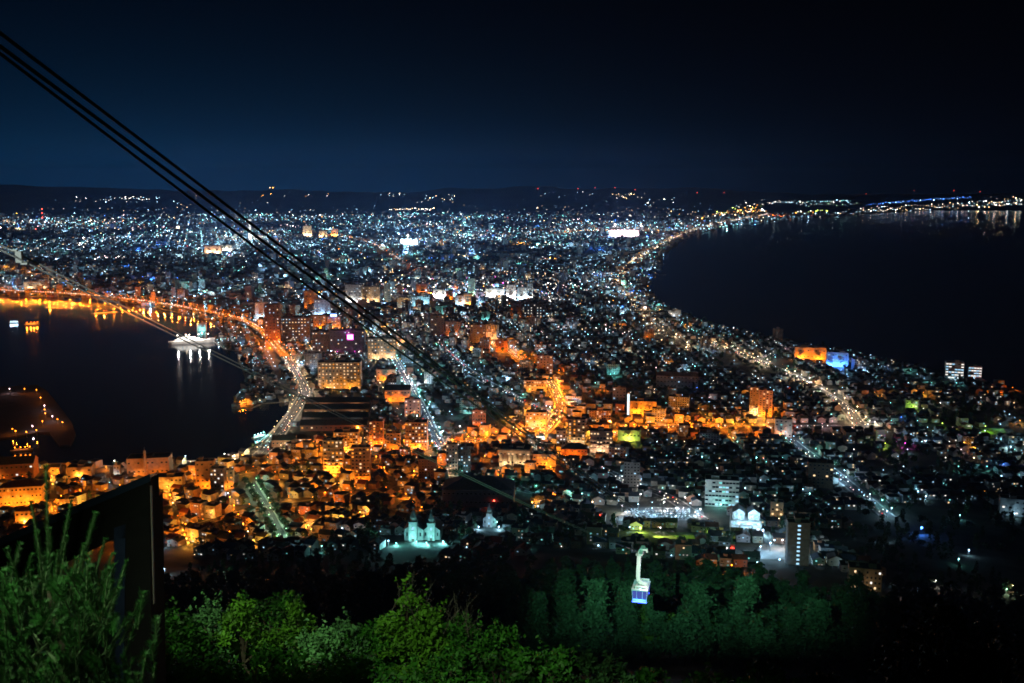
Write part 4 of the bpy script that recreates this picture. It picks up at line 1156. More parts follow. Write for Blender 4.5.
def conifer_pts(n, h, rad, r_):
    k = 26
    zc = h * (.10 + .9 * r_.random(k) ** .8); ang = r_.uniform(0, 6.283, k)
    prof = lambda z: rad * np.clip((1 - z / h), 0, 1) ** .62 * (1 - np.exp(-z / h * 9))
    rc = prof(zc) * .66
    i = r_.integers(0, k, n)
    C = np.stack([np.cos(ang[i]) * rc[i], np.sin(ang[i]) * rc[i], zc[i]], 1) + r_.normal(size=(n, 3)) * np.array([.34, .34, .42]) * rad * .55
    C[:, 2] = np.clip(C[:, 2], h * .06, h)
    return C
def broad_pts(n, h, rad, r_, k=22):
    th = r_.uniform(0, 6.283, k); ph = r_.uniform(-.5, 1.5, k); rr = rad * r_.uniform(.55, .95, k)
    cc = np.stack([np.cos(th) * np.cos(ph) * rr, np.sin(th) * np.cos(ph) * rr, h * .62 + np.sin(ph) * rr * h / rad * .36], 1)
    i = r_.integers(0, k, n)
    d = r_.normal(size=(n, 3)); d /= np.linalg.norm(d, axis=1)[:, None]
    return cc[i] + d * (rad * .36) * r_.random((n, 1)) ** .4
TT = []
for k in range(8):
    r_ = np.random.default_rng(40 + k)
    con = k % 2 == 0
    h, rad = (22, 5.4) if con else (15, 6.2)
    C = conifer_pts(3200, h, rad, r_) if con else broad_pts(3200, h, rad, r_)
    V, Q = quads(C, .50, r_, .4)
    crown = npmesh('crown', V, Q, [LEAFL if k == 7 else LEAF])
    m = MB(); m.cyl((0, 0, -2), (0, 0, h * .75), .34, .08, BARK, 6)
    for j in range(5):
        a = j * 1.3; z = h * (.3 + .08 * j)
        m.cyl((0, 0, z), (math.cos(a) * rad * .6, math.sin(a) * rad * .6, z + h * .12), .12, .03, BARK, 4)
    C2 = conifer_pts(230, h, rad, r_) if con else broad_pts(230, h, rad, r_)
    V2, Q2 = quads(C2, 1.5, r_, .5)
    TT.append((crown, m.mesh('trunk'), V2, con, h))
TREES = []       # x, y, z, template, scale
def tree_req(x, y, k, s):
    TREES.append((x, y, float(terr(x, y)), k, s))
# woods of the slope
for gx in np.arange(-520, 520, 12):
    for gy in np.arange(255, 800, 12):
        x, y = gx + random.uniform(-4, 4), gy + random.uniform(-4, 4)
        z = float(terr(x, y)); px, py, zc = proj(x, y, z)
        _, pyt, _ = proj(x, y, z + 20)
        if not (-30 < px < 1054) or pyt > 690: continue
        edge = (563 if 380 < px < 610 else 556) + 10 * math.sin(px * .013) + 7 * math.sin(px * .05) + (18 if px > 700 else 0) + (10 if px < 240 else 0)
        if py < edge + (random.random() * 8): continue
        if 775 < px < 900 and 560 < py < 612: continue
        if (398 < px < 446 and py < 572) or (478 < px < 500 and py < 556): continue
        k = random.choice((0, 2, 4, 6, 0, 2, 1, 3, 5))
        if 640 < px < 780 and 632 < py < 665 and random.random() < .7: k = 7  # patch of lime light on the wood, carried by leaf colour
        tree_req(x, y, k, random.uniform(.55, 1.2) if y < 560 else random.uniform(.3, .5))

for nm, off, pr_ in (('tram street', 11, .7), ('slope street', 6.5, 1), ('warm avenue', 11, .4), ('teal avenue', 11, .6), ('mid town street', 10, .7), ('park street', 9, .7)):
    for i, (a_, b_) in enumerate(strip(resample(RPTS[nm], 13), off * 2)):
        for q_ in (a_, b_):
            if random.random() < pr_: tree_req(q_[0], q_[1], random.choice((1, 3, 5)), random.uniform(.36, .62))
# ================================================================== HOUSES on the street grid
HOUSES, STUFFH = [], []
def grid_xy(u, v):
    s = .00051 * u - .238
    vv = min(v, 2300)
    return u + s * (vv - 1000) + (s * .6) * max(0, v - 2300), v, math.atan(s)
wkeys = ['white', 'white', 'cream', 'grey', 'tan', 'mint', 'lav', 'brick', 'pink', 'brown']
rkeys = ['slate', 'slate', 'navy', 'navy', 'rust', 'moss', 'tin']
USTEP, VSTEP = 60, 37
for iu, u0 in enumerate(np.arange(-1500, 1700, USTEP)):
    for iv, v0 in enumerate(np.arange(560, 2480, VSTEP)):
        cx, cy_, ca = grid_xy(u0 + 30, v0 + 18)
        px, py, zc = proj(cx, cy_, float(terr(cx, cy_)))
        if not (-40 < px < 1064): continue
        zn = zone(px, py)
        # lamps on the block's corner and half way
        for (du, dv, pr) in ((4, 2, .62), (33, 2, .5), (4, 20, .22)):
            lx, ly, _ = grid_xy(u0 + du, v0 + dv)
            lpx, lpy, lzc = proj(lx, ly, float(terr(lx, ly)))
            ed = 556 + (16 if lpx > 700 else 0)
            if lpy > ed or on_water(lx, ly) or not road_clear(lx, ly, 2)[0]: continue
            z2 = zone(lpx, lpy)
            p_ = pr * (.25 if z2 == 'dark' else 1) * (.62 if z2 in ('mixed', 'teal') else 1)
            if random.random() > p_: continue
            c = pick(PAL[z2])
            pw = dict(orange=10500, amber=9500, warm=900, teal=800, cool=700, white=650).get(c, 800) * random.uniform(.4, 1.3) * (1.5 if z2 == 'centre' else 1)
            lamp((lx, ly, float(terr(lx, ly))), c, random.uniform(.45, .9) * (1 if lzc < 1500 else lzc / 1500), pw * (1 if lzc < 1600 else 1.6), (zn + ' grid', 0), 5)
        big = random.random() < .05 and zn != 'dark'
        for k in range(4):
            for row in range(2):
                u, v = u0 + 8 + 13 * k + 6.5, v0 + 8 + 14.5 * row + 7
                x, y, a = grid_xy(u, v)
                x += random.uniform(-.8, .8); y += random.uniform(-.8, .8)
                z = float(terr(x, y))
                px, py, zc = proj(x, y, z)
                if not (-20 < px < 1044): continue
                if py > 556 + (14 if px > 700 else 0) + 6 * math.sin(px * .03) or (px < 150 and py > 545): continue
                if (398 < px < 446 and 536 < py < 575) or (478 < px < 500 and 521 < py < 545): continue
                if on_water(x, y): continue
                if hit_foot(x, y, 6): continue
                if not road_clear(x, y, 6.5)[0]: continue
                rnd = random.random()
                if zn == 'dark' and px > 800:
                    if rnd < .55: tree_req(x, y, random.randrange(7), random.uniform(.5, .8))
                    continue
                if zn == 'dark' and rnd < .45: 
                    if rnd < .3: tree_req(x, y, random.randrange(7), random.uniform(.5, .8))
                    continue
                if zn == 'mixed' and math.sin(x * .013 + 2) * math.sin(y * .0105 + x * .004) > .45 and rnd < .8:
                    if rnd < .5: tree_req(x, y, random.choice((1, 3, 5, 0)), random.uniform(.45, .8))
                    continue
                if rnd < .07: continue
                if rnd < (.17 if zn != 'mixed' else .22):
                    tree_req(x, y, random.choice((1, 3, 5, 6, 0)), random.uniform(.42, .7)); continue
                st_ = 2
                w_, d_ = random.uniform(8, 11.6), random.uniform(8, 11.5)
                hh = random.uniform(5.2, 6.6)
                flat = random.random() < .22
                if random.random() < (.12 if zn in ('orange', 'centre') else .05):
                    hh = random.choice((9, 11, 14, 18, 24) if zn == 'centre' else (9, 9, 12, 15)); flat = True; w_, d_ = 12, 11
                HOUSES.append(dict(x=x, y=y, z=z, a=a + random.choice((0, 0, 0, .08, -.08)), w=w_, d=d_, h=hh, rh=random.uniform(1.8, 3.0), flat=flat, along=random.choice('xy'),
                                   wall=random.choice(wkeys), roof=random.choice(rkeys), win=[(random.uniform(-.33, .33), random.randrange(max(2, int(hh / 3)))) for _ in range(random.choice((0, 1, 1, 2, 3)) if hh < 8 else int(hh * .7))],
                                   wc=[random.choice(('warm', 'white', 'cool', 'cool', 'teal') if zn != 'orange' else ('warm', 'warm', 'white', 'amber', 'cool')) + random.choice(('', '_dim', '_dim')) for _ in range(20)], px=px, py=py, zc=zc, zn=zn))
HOUSES.sort(key=lambda h: h['zc'])

# anchors for words: where a thing stands, told by what one can find in the picture
ANCH += [(641, 577, 'the lit cable car'), (690, 612, "the cable car's shadow"), (921, 532, 'the blue lamp of the dark park'), (668, 538, 'the lime floodlit lawn'), (665, 514, 'the floodlit car park'), (60, 560, 'the pine bush'), (265, 505, 'the green-lit slope street'),
         (560, 402, 'the orange crossing'), (940, 428, 'the lime sports court'), (995, 430, 'the lime tennis court'), (860, 425, 'the end of the warm avenue'), (845, 482, 'the teal avenue'), (741, 551, 'the red-lit cable car')]
AX = np.array([(a, b) for a, b, _ in ANCH], float)
COUNT = {}
def where(px, py):
    d = np.hypot((AX[:, 0] - px) * .8, AX[:, 1] - py); i = int(np.argmin(d))
    dx, dy = px - AX[i, 0], py - AX[i, 1]
    if abs(dx) * .55 > abs(dy): rel = 'on the harbour side of' if dx < 0 else 'on the sea side of'
    else: rel = 'beyond' if dy < 0 else 'in front of'
    return rel + ' ' + ANCH[i][2], d[i]
def fit_label(s, most=16):
    w = s.split()
    return ' '.join(w[:most])
def place_labels(items, look, unit):
    """items: (object, px, py, look words) -> unique labels counted outwards from an anchor"""
    byk = {}
    for o, px, py, lk in items:
        wh, d = where(px, py)
        byk.setdefault((lk, wh), []).append((d, o))
    for (lk, wh), L in byk.items():
        L.sort(key=lambda q: q[0])
        for i, (d, o) in enumerate(L):
            o['label'] = fit_label(f'{lk}, {nth(i + 1)} out, {wh}' if len(L) > 1 else f'{lk} {wh}')

N_IND = 290
for h in HOUSES:                                        # porch, shop and window glints
    if random.random() < (.14 if h['zn'] == 'dark' else .36):
        far_lamp((h['x'] + random.uniform(-6, 6), h['y'] - h['d'] / 2 - random.uniform(.5, 3), h['z'] + random.uniform(2, 5.5)), random.uniform(.16, .36) * max(1, h['zc'] / 1500), np.array(LC[pick(PAL['mixed' if h['zn'] != 'orange' or random.random() < .35 else 'orange'])]) * 3.4 * float(np.exp(rng.normal(0, 1.1))))
lab_h = []
for n, h in enumerate(HOUSES[:N_IND]):
    root = empty('small_house' if h['h'] < 8 else 'town_block', (h['x'], h['y'], h['z']), h['a'])
    root['category'] = 'house' if h['h'] < 8 else 'building'
    root['group'] = 'houses below the wooded slope'
    w_, d_, hh = h['w'], h['d'], h['h']
    wm, rm = WALL[h['wall']], ROOF[h['roof']]
    m = MB(); m.box(-w_ / 2, -d_ / 2, -3, w_ / 2, d_ / 2, hh, wm)
    if hh < 8: m.box(-w_ / 2 + .6, -d_ / 2 - 1.1, 0, -w_ / 2 + 3.4, -d_ / 2 - .003, 2.7, wm, rm)
    m.build('wall', root)
    m = MB()
    if h['flat']:
        m.box(-w_ / 2 - .2, -d_ / 2 - .2, hh + .003, w_ / 2 + .2, d_ / 2 + .2, hh + .5, wm, rm); m.box(-1.5, -1, hh + .503, 1.5, 2, hh + 2.4, wm, rm)
    else:
        m.gable(-w_ / 2, -d_ / 2, hh + .01, w_ / 2, d_ / 2, h['rh'], rm, wm, h['along'])
        m.box(w_ * .2, .6, hh + h['rh'] * .4, w_ * .2 + .7, 1.3, hh + h['rh'] + .9, WALL['brick'])
    m.build('roof', root)
    used = set()
    for k, (fx, fl) in enumerate(h['win']):
        key = (round(fx * 4), fl)
        if key in used: continue
        used.add(key)
        o = link('window', win_mesh(1.5, 1.2, WG[h['wc'][k]]), root); o.location = (round(fx * 4) / 4 * w_ * .9, -d_ / 2 - .003, fl * 2.8 + 1.6)
    for fx, fl in ((-.3, 1), (.3, 1), (.3, 0)):
        if (round(fx * 4), fl) in used: continue
        o = link('window', win_mesh(1.5, 1.2, DARKGLASS), root); o.location = (fx * w_, -d_ / 2 - .003, fl * 2.8 + 1.6)
    rn = {'slate': 'grey', 'navy': 'blue-black', 'rust': 'rust', 'moss': 'mossy', 'tin': 'pale'}[h['roof']]
    wnm = {'lav': 'lilac', 'dark': 'charcoal'}.get(h['wall'], h['wall'])
    lab_h.append((root, h['px'], h['py'], f"{wnm} {'house' if hh < 8 else 'block'} with {rn} {'flat' if h['flat'] else 'pitched'} roof"))
place_labels(lab_h, None, 'house')
# ---- every further house as one mass
m = MB()
wallL = [WALL[k] for k in WALL]; roofL = [ROOF[k] for k in ROOF]
def stuff_house(h):
    ca, sa = math.cos(h['a']), math.sin(h['a'])
    n0 = len(m.v)
    w_, d_, hh = h['w'], h['d'], h['h']
    m.box(-w_ / 2, -d_ / 2, -1, w_ / 2, d_ / 2, hh, WALL[h['wall']], ROOF[h['roof']])
    if not h['flat']: m.gable(-w_ / 2, -d_ / 2, hh + .02, w_ / 2, d_ / 2, h['rh'], ROOF[h['roof']], WALL[h['wall']], h['along'])
    k = 1.0 if h['zc'] < 1500 else min(2.2, h['zc'] / 1500)
    for (fx, fl), c in zip(h['win'], h['wc']):
        x = fx * w_; z = fl * 2.8 + 1.6; y = -d_ / 2 - .05; a = .75 * k ** .5; b = .6 * k ** .5
        m.poly([(x - a, y, z - b), (x + a, y, z - b), (x + a, y, z + b), (x - a, y, z + b)], WG[c])
    for i in range(n0, len(m.v)):
        x, y, z = m.v[i]
        m.v[i] = (h['x'] + x * ca - y * sa, h['y'] + x * sa + y * ca, h['z'] + z)
for h in HOUSES[N_IND:]:
    stuff_house(h)
# the wide plain beyond: coarser roofs, still real boxes
nfar = 0
FARP = []
while nfar < 9000:
    y = 2350 * (9900 / 2350) ** random.random()
    x = random.uniform(-.58, .58) * y
    if on_water(x, y): continue
    px, py, zc = proj(x, y, 0)
    if py < 262 and random.random() < .35: continue
    if hit_foot(x, y, 14): continue
    s = (y / 2350) ** .45
    hh = random.choice((6, 6, 7, 8, 9, 12)) * s ** .3
    if random.random() < .035: hh = random.uniform(16, 38)
    stuff_house(dict(x=x, y=y, z=0, a=.25 + random.choice((0, 1.57)), w=random.uniform(9, 17) * s, d=random.uniform(9, 15) * s, h=hh, rh=2.5, flat=random.random() < .6 or hh > 10, along=random.choice('xy'), wall=random.choice(wkeys), roof=random.choice(rkeys),
                     win=[(random.uniform(-.4, .4), random.randrange(max(2, int(hh / 3)))) for _ in range(random.choice((0, 0, 1, 1)) if hh < 14 else 7)], wc=[random.choice(('warm', 'white', 'cool', 'cool')) + random.choice(('', '_dim')) for _ in range(12)], zc=y))
    nfar += 1
tag(m.build('distant_housing'), kind='stuff')

# ---- single mid-rise blocks scattered through the town
lab_b = []
nb = 0
tries = 0
while nb < 130 and tries < 6000:
    tries += 1
    y = 1150 * (4200 / 1150) ** random.random(); x = random.uniform(-.55, .55) * y
    px, py, zc = proj(x, y, 0)
    if not (0 < px < 1024) or on_water(x, y) or hit_foot(x, y, 17) or not road_clear(x, y, 12)[0]: continue
    zn = zone(px, py)
    if zn == 'dark' or (px > 640 and random.random() < .55) or (px < 230 and py > 320): continue
    fl = random.choice((4, 5, 5, 6, 7, 8, 9, 10) if zn != 'centre' else (6, 7, 8, 9, 10, 12)); h_ = fl * 3.1; w_ = random.uniform(14, 30); L = random.uniform(11, 16)
    m2 = MB(); wl = random.choice(['grey', 'white', 'tan', 'brown', 'dark', 'lav', 'pink', 'mint']); wm = WALL[wl]
    m2.box(-w_ / 2, 0, -1, w_ / 2, L, h_, wm, ROOF['slate'])
    for r in range(1, fl): m2.box(-w_ / 2 - .2, -.9, r * 3.1 - .1, w_ / 2 + .2, -.003, r * 3.1 + .12, wm)
    m2.box(-w_ * .14, L * .3, h_ + .003, w_ * .14, L * .8, h_ + 3, wm)
    nc = int(w_ / 3.2)
    for r in range(fl):
        for c in range(nc):
            xx = -w_ / 2 + w_ * (c + .5) / nc; zz = r * 3.1 + 1.7
            on = random.random() < .28
            m2.poly([(xx - .8, -.02, zz - .65), (xx + .8, -.02, zz - .65), (xx + .8, -.02, zz + .65), (xx - .8, -.02, zz + .65)], WG[random.choice(('warm', 'white', 'cool', 'warm_dim', 'white_dim', 'cool_dim', 'amber_dim'))] if on else DARKGLASS)
    o = m2.build('midrise_block'); o.location = (x, y, 0); o.rotation_euler = (0, 0, grid_xy(x, min(y, 2300))[2] + random.choice((0, 0, .1, -.12)))
    o['category'] = 'apartment block'; o['group'] = 'mid-rise blocks of the town'
    FOOT.append((x, y + L / 2, max(w_, L) * .5))
    lab_b.append((o, px, py, f"{ {'lav': 'lilac', 'dark': 'charcoal'}.get(wl, wl)} {CARD[fl] if fl < 10 else {10: 'ten', 12: 'twelve'}[fl]}-storey block"))
    if random.random() < .75:
        zc_ = pick(PAL[zn])
        lamp((x + random.uniform(-6, 6), y - 13, 0), zc_, .6 * max(1, y / 1500), 7000 * max(1, y / 2200), ('block', 0), 5)
    nb += 1
place_labels(lab_b, None, 'block')

# ================================================================== LAMPS
# far plain: dots of street lamps in rows along a tilted grid, one mass
def lum(): return float(np.exp(rng.normal(0, 1.05)))
nl = 0
ca, sa = math.cos(.30), math.sin(.30)
for i in range(95):                                     # bright knots: stores, yards, crossroads
    y = 2000 * (9800 / 2000) ** random.random(); x = random.uniform(-.55, .55) * y
    px, py, zc = proj(x, y, 6)
    if on_water(x, y) or not (0 < px < 1024): continue
    cc = random.choice(['white', 'cool', 'white', 'cool', 'sky', 'warm', 'pink', 'amber', 'teal'])
    for j in range(random.randrange(5, 18)):
        a_, b_ = random.gauss(0, .011) * y, random.gauss(0, .016) * y
        if on_water(x + a_, y + b_): continue
        far_lamp((x + a_, y + b_, random.uniform(5, 12)), .34 * (zc / 1700) * random.uniform(.5, 1.3), np.array(LC[cc if random.random() < .8 else 'white']) * 7 * lum())
while nl < 15000:
    y = 1700 * (10300 / 1700) ** (random.random() ** .95); x = random.uniform(-.57, .57) * y
    if y > 7600 and random.random() > (10300 - y) / 2700: continue
    if random.random() < .75:      # snap to the streets
        gu, gv = x * ca + y * sa, -x * sa + y * ca
        if random.random() < .5: gu = round(gu / 85) * 85 + random.uniform(-4, 4); gv = round(gv / 28) * 28
        else: gv = round(gv / 85) * 85 + random.uniform(-4, 4); gu = round(gu / 28) * 28
        x, y = gu * ca - gv * sa, gu * sa + gv * ca
    if y < 1650 or on_water(x, y): continue
    px, py, zc = proj(x, y, 6)
    if not (-20 < px < 1044): continue
    # quarters of the plain are brighter or darker
    q_ = math.sin(x * .0031 + 1.3) * math.sin(y * .0023 + .4) + .6 * math.sin(x * .0011 - y * .0017)
    if random.random() > .50 + .55 * q_: continue
    if px > 740 and py < 340 and random.random() < .2: continue
    k = 'centre' if inpoly(px, py, CENTRE_Z) else 'mixed'
    c = np.array(LC[pick(PAL[k])])
    s = .25 * (zc / 1700) ** 1.05 * random.uniform(.6, 1.5)
    far_lamp((x, y, random.uniform(5, 9)), s, c * (2.4 + .0002 * y) * lum())
    nl += 1
for i in range(620):
    y = 2450 * (9500 / 2450) ** random.random(); x = random.uniform(-.56, .56) * y
    if on_water(x, y): continue
    px, py, zc = proj(x, y, 6)
    if not (0 < px < 1024): continue
    c = pick(dict(cool=3, sky=6, teal=1, blue=1.2, warm=.3, amber=.15))
    pt_light((x, y, 9), c, (24000 if y < 4500 or x > .12 * y else 70000) * (y / 2450) ** 1.5 * random.uniform(.3, 1.6), 2)
    far_lamp((x, y, 10.5), .5 * (zc / 1700), np.array(LC[c]) * 7)
# lights on the hills
def hill_lamp(px, py, c, s, st):
    d = ray(px, py); t_ = 10800 / d[1]
    for _ in range(700):
        p = d * t_
        if CZ + p[2] <= hill_z(p[0], p[1]) + 3: break
        t_ *= 1.0006
    p = d * t_
    if p[1] < 17400: far_lamp((p[0], p[1], CZ + p[2] + 6), s * p[1] / 1700, np.array(LC[c]) * st)
# light rows: airport strip, resort shore, hill roads
def row(px0, py0, px1, py1, n, c, s, st, jit=.6, z=6):
    for i in range(n):
        t = (i + random.uniform(-.3, .3)) / n
        px, py = px0 + (px1 - px0) * t, py0 + (py1 - py0) * t + random.gauss(0, jit)
        p = gnd(px, py, 0); zc = proj(*p)[2]
        if p[1] > 10800: hill_lamp(px, py, random.choice(c), s, st * 1.7 * lum()); continue
        far_lamp((p[0], p[1], z), s * zc / 1700, np.array(LC[random.choice(c)]) * st * lum())
row(866, 205, 972, 197, 44, ['blue'], .32, 7, .4)
row(880, 203.5, 960, 198, 30, ['blue', 'sky'], .3, 6, .5)
row(790, 203, 852, 201, 30, ['cool', 'teal', 'white'], .36, 6, .8)
row(800, 205.5, 862, 204, 22, ['white', 'green', 'cool'], .34, 4, .7)
row(768, 203, 795, 202, 22, ['cool', 'white'], .35, 5, .6)
row(796, 213, 830, 211, 14, ['amber', 'white', 'lime'], .5, 12, .5)
row(826, 214, 1024, 204, 80, ['white', 'warm', 'cool'], .34, 10, 1.0)
row(860, 210, 1024, 200, 60, ['white', 'warm', 'cool', 'pink'], .32, 8, 1.3)
row(695, 218, 768, 211, 55, ['warm', 'amber', 'white'], .42, 8, 1.6)
row(715, 214, 765, 207, 40, ['warm', 'amber', 'lime'], .4, 6, 2)
row(768, 215, 790, 217, 10, ['orange', 'red'], .4, 8, .8)
row(566, 231, 660, 232, 44, ['warm', 'amber', 'white'], .42, 9, .8)
row(556, 226, 640, 222, 30, ['warm', 'cool'], .35, 5, 1)
row(0, 224, 120, 221, 70, ['white', 'cool', 'pink', 'warm'], .4, 7, 1.6)
row(390, 210, 435, 209, 24, ['white', 'warm'], .4, 9, .5)
row(320, 217, 345, 216, 10, ['white', 'pink'], .4, 7, .8)
row(386, 217, 420, 218, 14, ['white', 'pink'], .42, 9, .8)
row(120, 216, 480, 214, 130, ['cool', 'white'], .3, 3, 2.5)
row(480, 215, 700, 213, 90, ['cool', 'white', 'warm'], .3, 3, 2.5)
row(72, 246, 98, 244, 22, ['cool', 'white'], .42, 9, 1)
row(95, 259, 130, 257, 22, ['white', 'pink'], .4, 6, 1)
row(395, 246, 432, 247, 22, ['cool', 'white'], .42, 8, .8)
row(525, 249, 545, 248, 10, ['cool', 'white'], .42, 9, .6)
row(555, 250, 570, 249, 8, ['cool'], .42, 9, .6)
row(640, 246, 664, 241, 26, ['teal', 'sky', 'cool'], .45, 9, 2)
row(478, 235, 512, 235, 18, ['warm', 'white'], .4, 6, .5)
row(512, 258, 548, 262, 14, ['pink', 'cool'], .4, 5, 1)
row(380, 288, 520, 300, 200, ['white', 'cool', 'warm', 'pink', 'white', 'cool', 'magenta', 'amber'], .46, 8, 6, 14)
row(520, 295, 610, 285, 70, ['white', 'cool', 'pink'], .38, 7, 5, 12)
row(266, 284, 395, 290, 70, ['white', 'cool', 'warm'], .34, 4, 8, 8)
for (x0, x1, y0, y1, n, cs) in [(70, 160, 197, 203, 34, ['cool', 'white']), (120, 145, 197, 200, 12, ['white']), (170, 205, 196, 210, 12, ['cool', 'warm']), (255, 330, 194, 197, 10, ['white', 'amber']), (380, 405, 193, 197, 9, ['white', 'cool']), (425, 455, 195, 203, 22, ['white', 'warm', 'cool']),
                                (540, 595, 192, 198, 8, ['cool', 'white']), (610, 645, 194, 199, 18, ['white', 'warm']), (645, 675, 198, 207, 16, ['cool', 'white']), (735, 765, 200, 208, 10, ['cool', 'white']), (990, 1024, 196, 205, 18, ['white', 'warm'])]:
    for i in range(n):
        hill_lamp(random.uniform(x0, x1), random.uniform(y0, y1), random.choice(cs), .30, 12 * lum())
for i in range(150):                                    # scattered farm and village lights up the lower slopes
    hill_lamp(random.uniform(0, 760), 212.5 - abs(random.gauss(0, 4.2)), random.choice(['cool', 'white', 'sky', 'warm', 'cool']), .24, 5 * lum())
hill_lamp(273, 188, 'amber', .7, 20); hill_lamp(270, 188, 'warm', .5, 18)
for x, y in [(538, 189), (578, 189), (595, 188), (615, 188), (635, 190), (697, 193), (866, 194), (914, 191), (954, 191), (980, 192), (724, 193)]:
    hill_lamp(x, y, 'red', .36, 14)

# individual lamps: the largest in view; the rest join the mass of far lamps
def keep(l):
    px, py, zc = proj(*(l['p'] + np.array([0, 0, l['h']])))
    l['px'], l['py'], l['zc'] = px, py, zc
    return -10 < px < 1034 and py < 690
LAMPS = [l for l in LAMPS if keep(l)]
LAMPS.sort(key=lambda l: -l['s'] / l['zc'] - (.0005 if l['ph'] and l['ph'][0] in ('islet shore',) else 0))
LMESH = {}
def lamp_mesh(c, s, h):
    key = (c, round(s, 1), round(h))
    if key not in LMESH:
        b = MB()
        b.cyl((0, 0, -1), (0, 0, h - s * .3), .13 * max(1, h / 10), .09 * max(1, h / 10), STEEL, 6)
        b.box(-.12, -.9, h - .12, .12, .2, h + .04, STEEL)
        b.ball((0, -.6, h + s * .1 - .1), s * .52, GL[c], 1, 1, .8, 8, 5)
        LMESH[key] = b.mesh('street_lamp')
    return LMESH[key]
lab_l = []
CW = dict(orange='orange', amber='amber', warm='warm white', white='white', cool='cool white', teal='teal', green='green', lime='lime', blue='blue', magenta='magenta', red='red', pink='pinkish', sky='sky-blue')
for i, l in enumerate(LAMPS):
    p = l['p']
    if i < 296:
        o = link('street_lamp', lamp_mesh(l['c'], l['s'], l['h'])); o.location = p
        tag(o, None, 'lamp', 'lamps of the town')
        lab_l.append((o, l['px'], l['py'], f"{CW[l['c']]} {'street lamp' if l['h'] > 6 else 'low lamp' if l['h'] < 20 else 'floodlight mast'}"))
    else:
        far_lamp((p[0], p[1], p[2] + l['h']), l['s'] * .5, np.array(LC[l['c']]) * 12)
    if l['w'] > 0:
        pt_light((p[0], p[1] - .6, p[2] + l['h'] - l['s'] * .6 - .3), l['c'], l['w'], .2 * max(1, l['s']))
place_labels(lab_l, None, 'lamp')

# the mass of far lamps: small faceted bulbs with their own colours
Pn, Sn, Cn = np.array(SL_P), np.array(SL_S), np.array(SL_C)
octv = np.array([(1, 0, 0), (0, 1, 0), (-1, 0, 0), (0, -1, 0), (0, 0, 1), (0, 0, -1)], float)
octf = np.array([(0, 1, 4), (1, 2, 4), (2, 3, 4), (3, 0, 4), (1, 0, 5), (2, 1, 5), (3, 2, 5), (0, 3, 5)])
V = (Pn[:, None, :] + octv[None] * Sn[:, None, None]).reshape(-1, 3)
Fq = (octf[None] + 6 * np.arange(len(Pn))[:, None, None]).reshape(-1, 3)
lm_ = npmesh('distant_lamps', V, Fq, [attr_glow('distant_lamp_glow')])
at_ = lm_.attributes.new('lamp_colour', 'FLOAT_COLOR', 'FACE')
colr = np.ones((len(Pn), 8, 4)); colr[:, :, :3] = Cn[:, None, :]
at_.data.foreach_set('color', colr.astype(np.float32).ravel())
tag(link('distant_lamps', lm_), kind='stuff')

# ================================================================== TREES placed
lab_t = []
def tkey(t_):
    px, py, zc = proj(t_[0], t_[1], t_[2] + 8)
    vis = 1 if (0 < px < 1024 and 540 < py < 676) else 0
    return (-vis, zc)
TREES.sort(key=tkey)
stuffV, = [[]]
for i, (x, y, z, k, s) in enumerate(TREES):
    crown, trunk, V2, con, h = TT[k]
    rz = random.uniform(0, 6.28)
    if i < 300:
        o = empty('conifer_tree' if con else 'broadleaf_tree', (x, y, z), rz); o.scale = (s, s, s * random.uniform(.9, 1.1))
        link('crown', crown, o); link('trunk', trunk, o)
        o['category'] = 'tree'; o['group'] = 'trees of the slope'
        px, py, _ = proj(x, y, z + 6)
        lab_t.append((o, px, py, ('pointed conifer' if con else 'lime-tinted round tree' if k == 7 else 'round-topped tree') + (' small' if False else '')))
    else:
        c_, s_ = math.cos(rz), math.sin(rz)
        A = V2 * s
        stuffV.append(np.stack([A[:, 0] * c_ - A[:, 1] * s_ + x, A[:, 0] * s_ + A[:, 1] * c_ + y, A[:, 2] + z], 1))
place_labels([(o, px, py, lk + ' on the wooded slope') for o, px, py, lk in lab_t], None, 'tree')
if stuffV:
    V = np.concatenate(stuffV)
    tag(link('woods', npmesh('woods', V, np.arange(len(V)).reshape(-1, 4), [LEAF])), kind='stuff')
print('counts', 'houses', len(HOUSES), 'lamps', len(LAMPS), 'lights', NLIGHT[0], 'trees', len(TREES), 'far lamps', len(SL_P))

# ================================================================== ROPEWAY
def rope_z(s):          # height of the ropes along the line, a shallow catenary
    return 334.4 - .4465 * (s - 20.65) + .000108 * (s - 20.65) ** 2
def rope_pt(Z, lane, off, dz):
    X = -10.2 + .2534 * (Z - 20) + lane + off
    fwd = Z * .99
    return (X, fwd, rope_z(fwd) + dz)
ZS = [3, 8, 12, 16, 20, 24, 28, 32, 37, 43, 50, 58, 68, 80, 95, 115, 140, 170, 181, 200, 240, 290, 350, 420, 500, 590, 680, 752]
ROPE = mat('dark_silhouette_rope', (.006, .006, .007), .5, .2, 8)  # unlit silhouette put into the rope colour
ROPEP = mat('pale_lit_rope', (.12, .125, .12), .6, .15, 8)  # floodlit paleness put into the rope colour
for off, dz, r_, lab in ((-.06, .36, .041, 'upper black track rope of the ropeway crossing the sky'), (.06, .0, .043, 'lower black track rope of the ropeway crossing the sky')):
    m = MB(); m.tube([rope_pt(Z, 0, off, dz) for Z in ZS], r_, ROPE, 8); tag(m.build('track_rope'), lab, 'cable', 'ropeway cables')
m = MB(); m.tube([rope_pt(Z, 0, .0, -.09 - .26 * min(1, max(0, (Z - 20) / 12))) for Z in ZS], .036, ROPE, 8)
tag(m.build('haul_rope'), 'thin black haul rope just below the black track ropes', 'cable', 'ropeway cables')
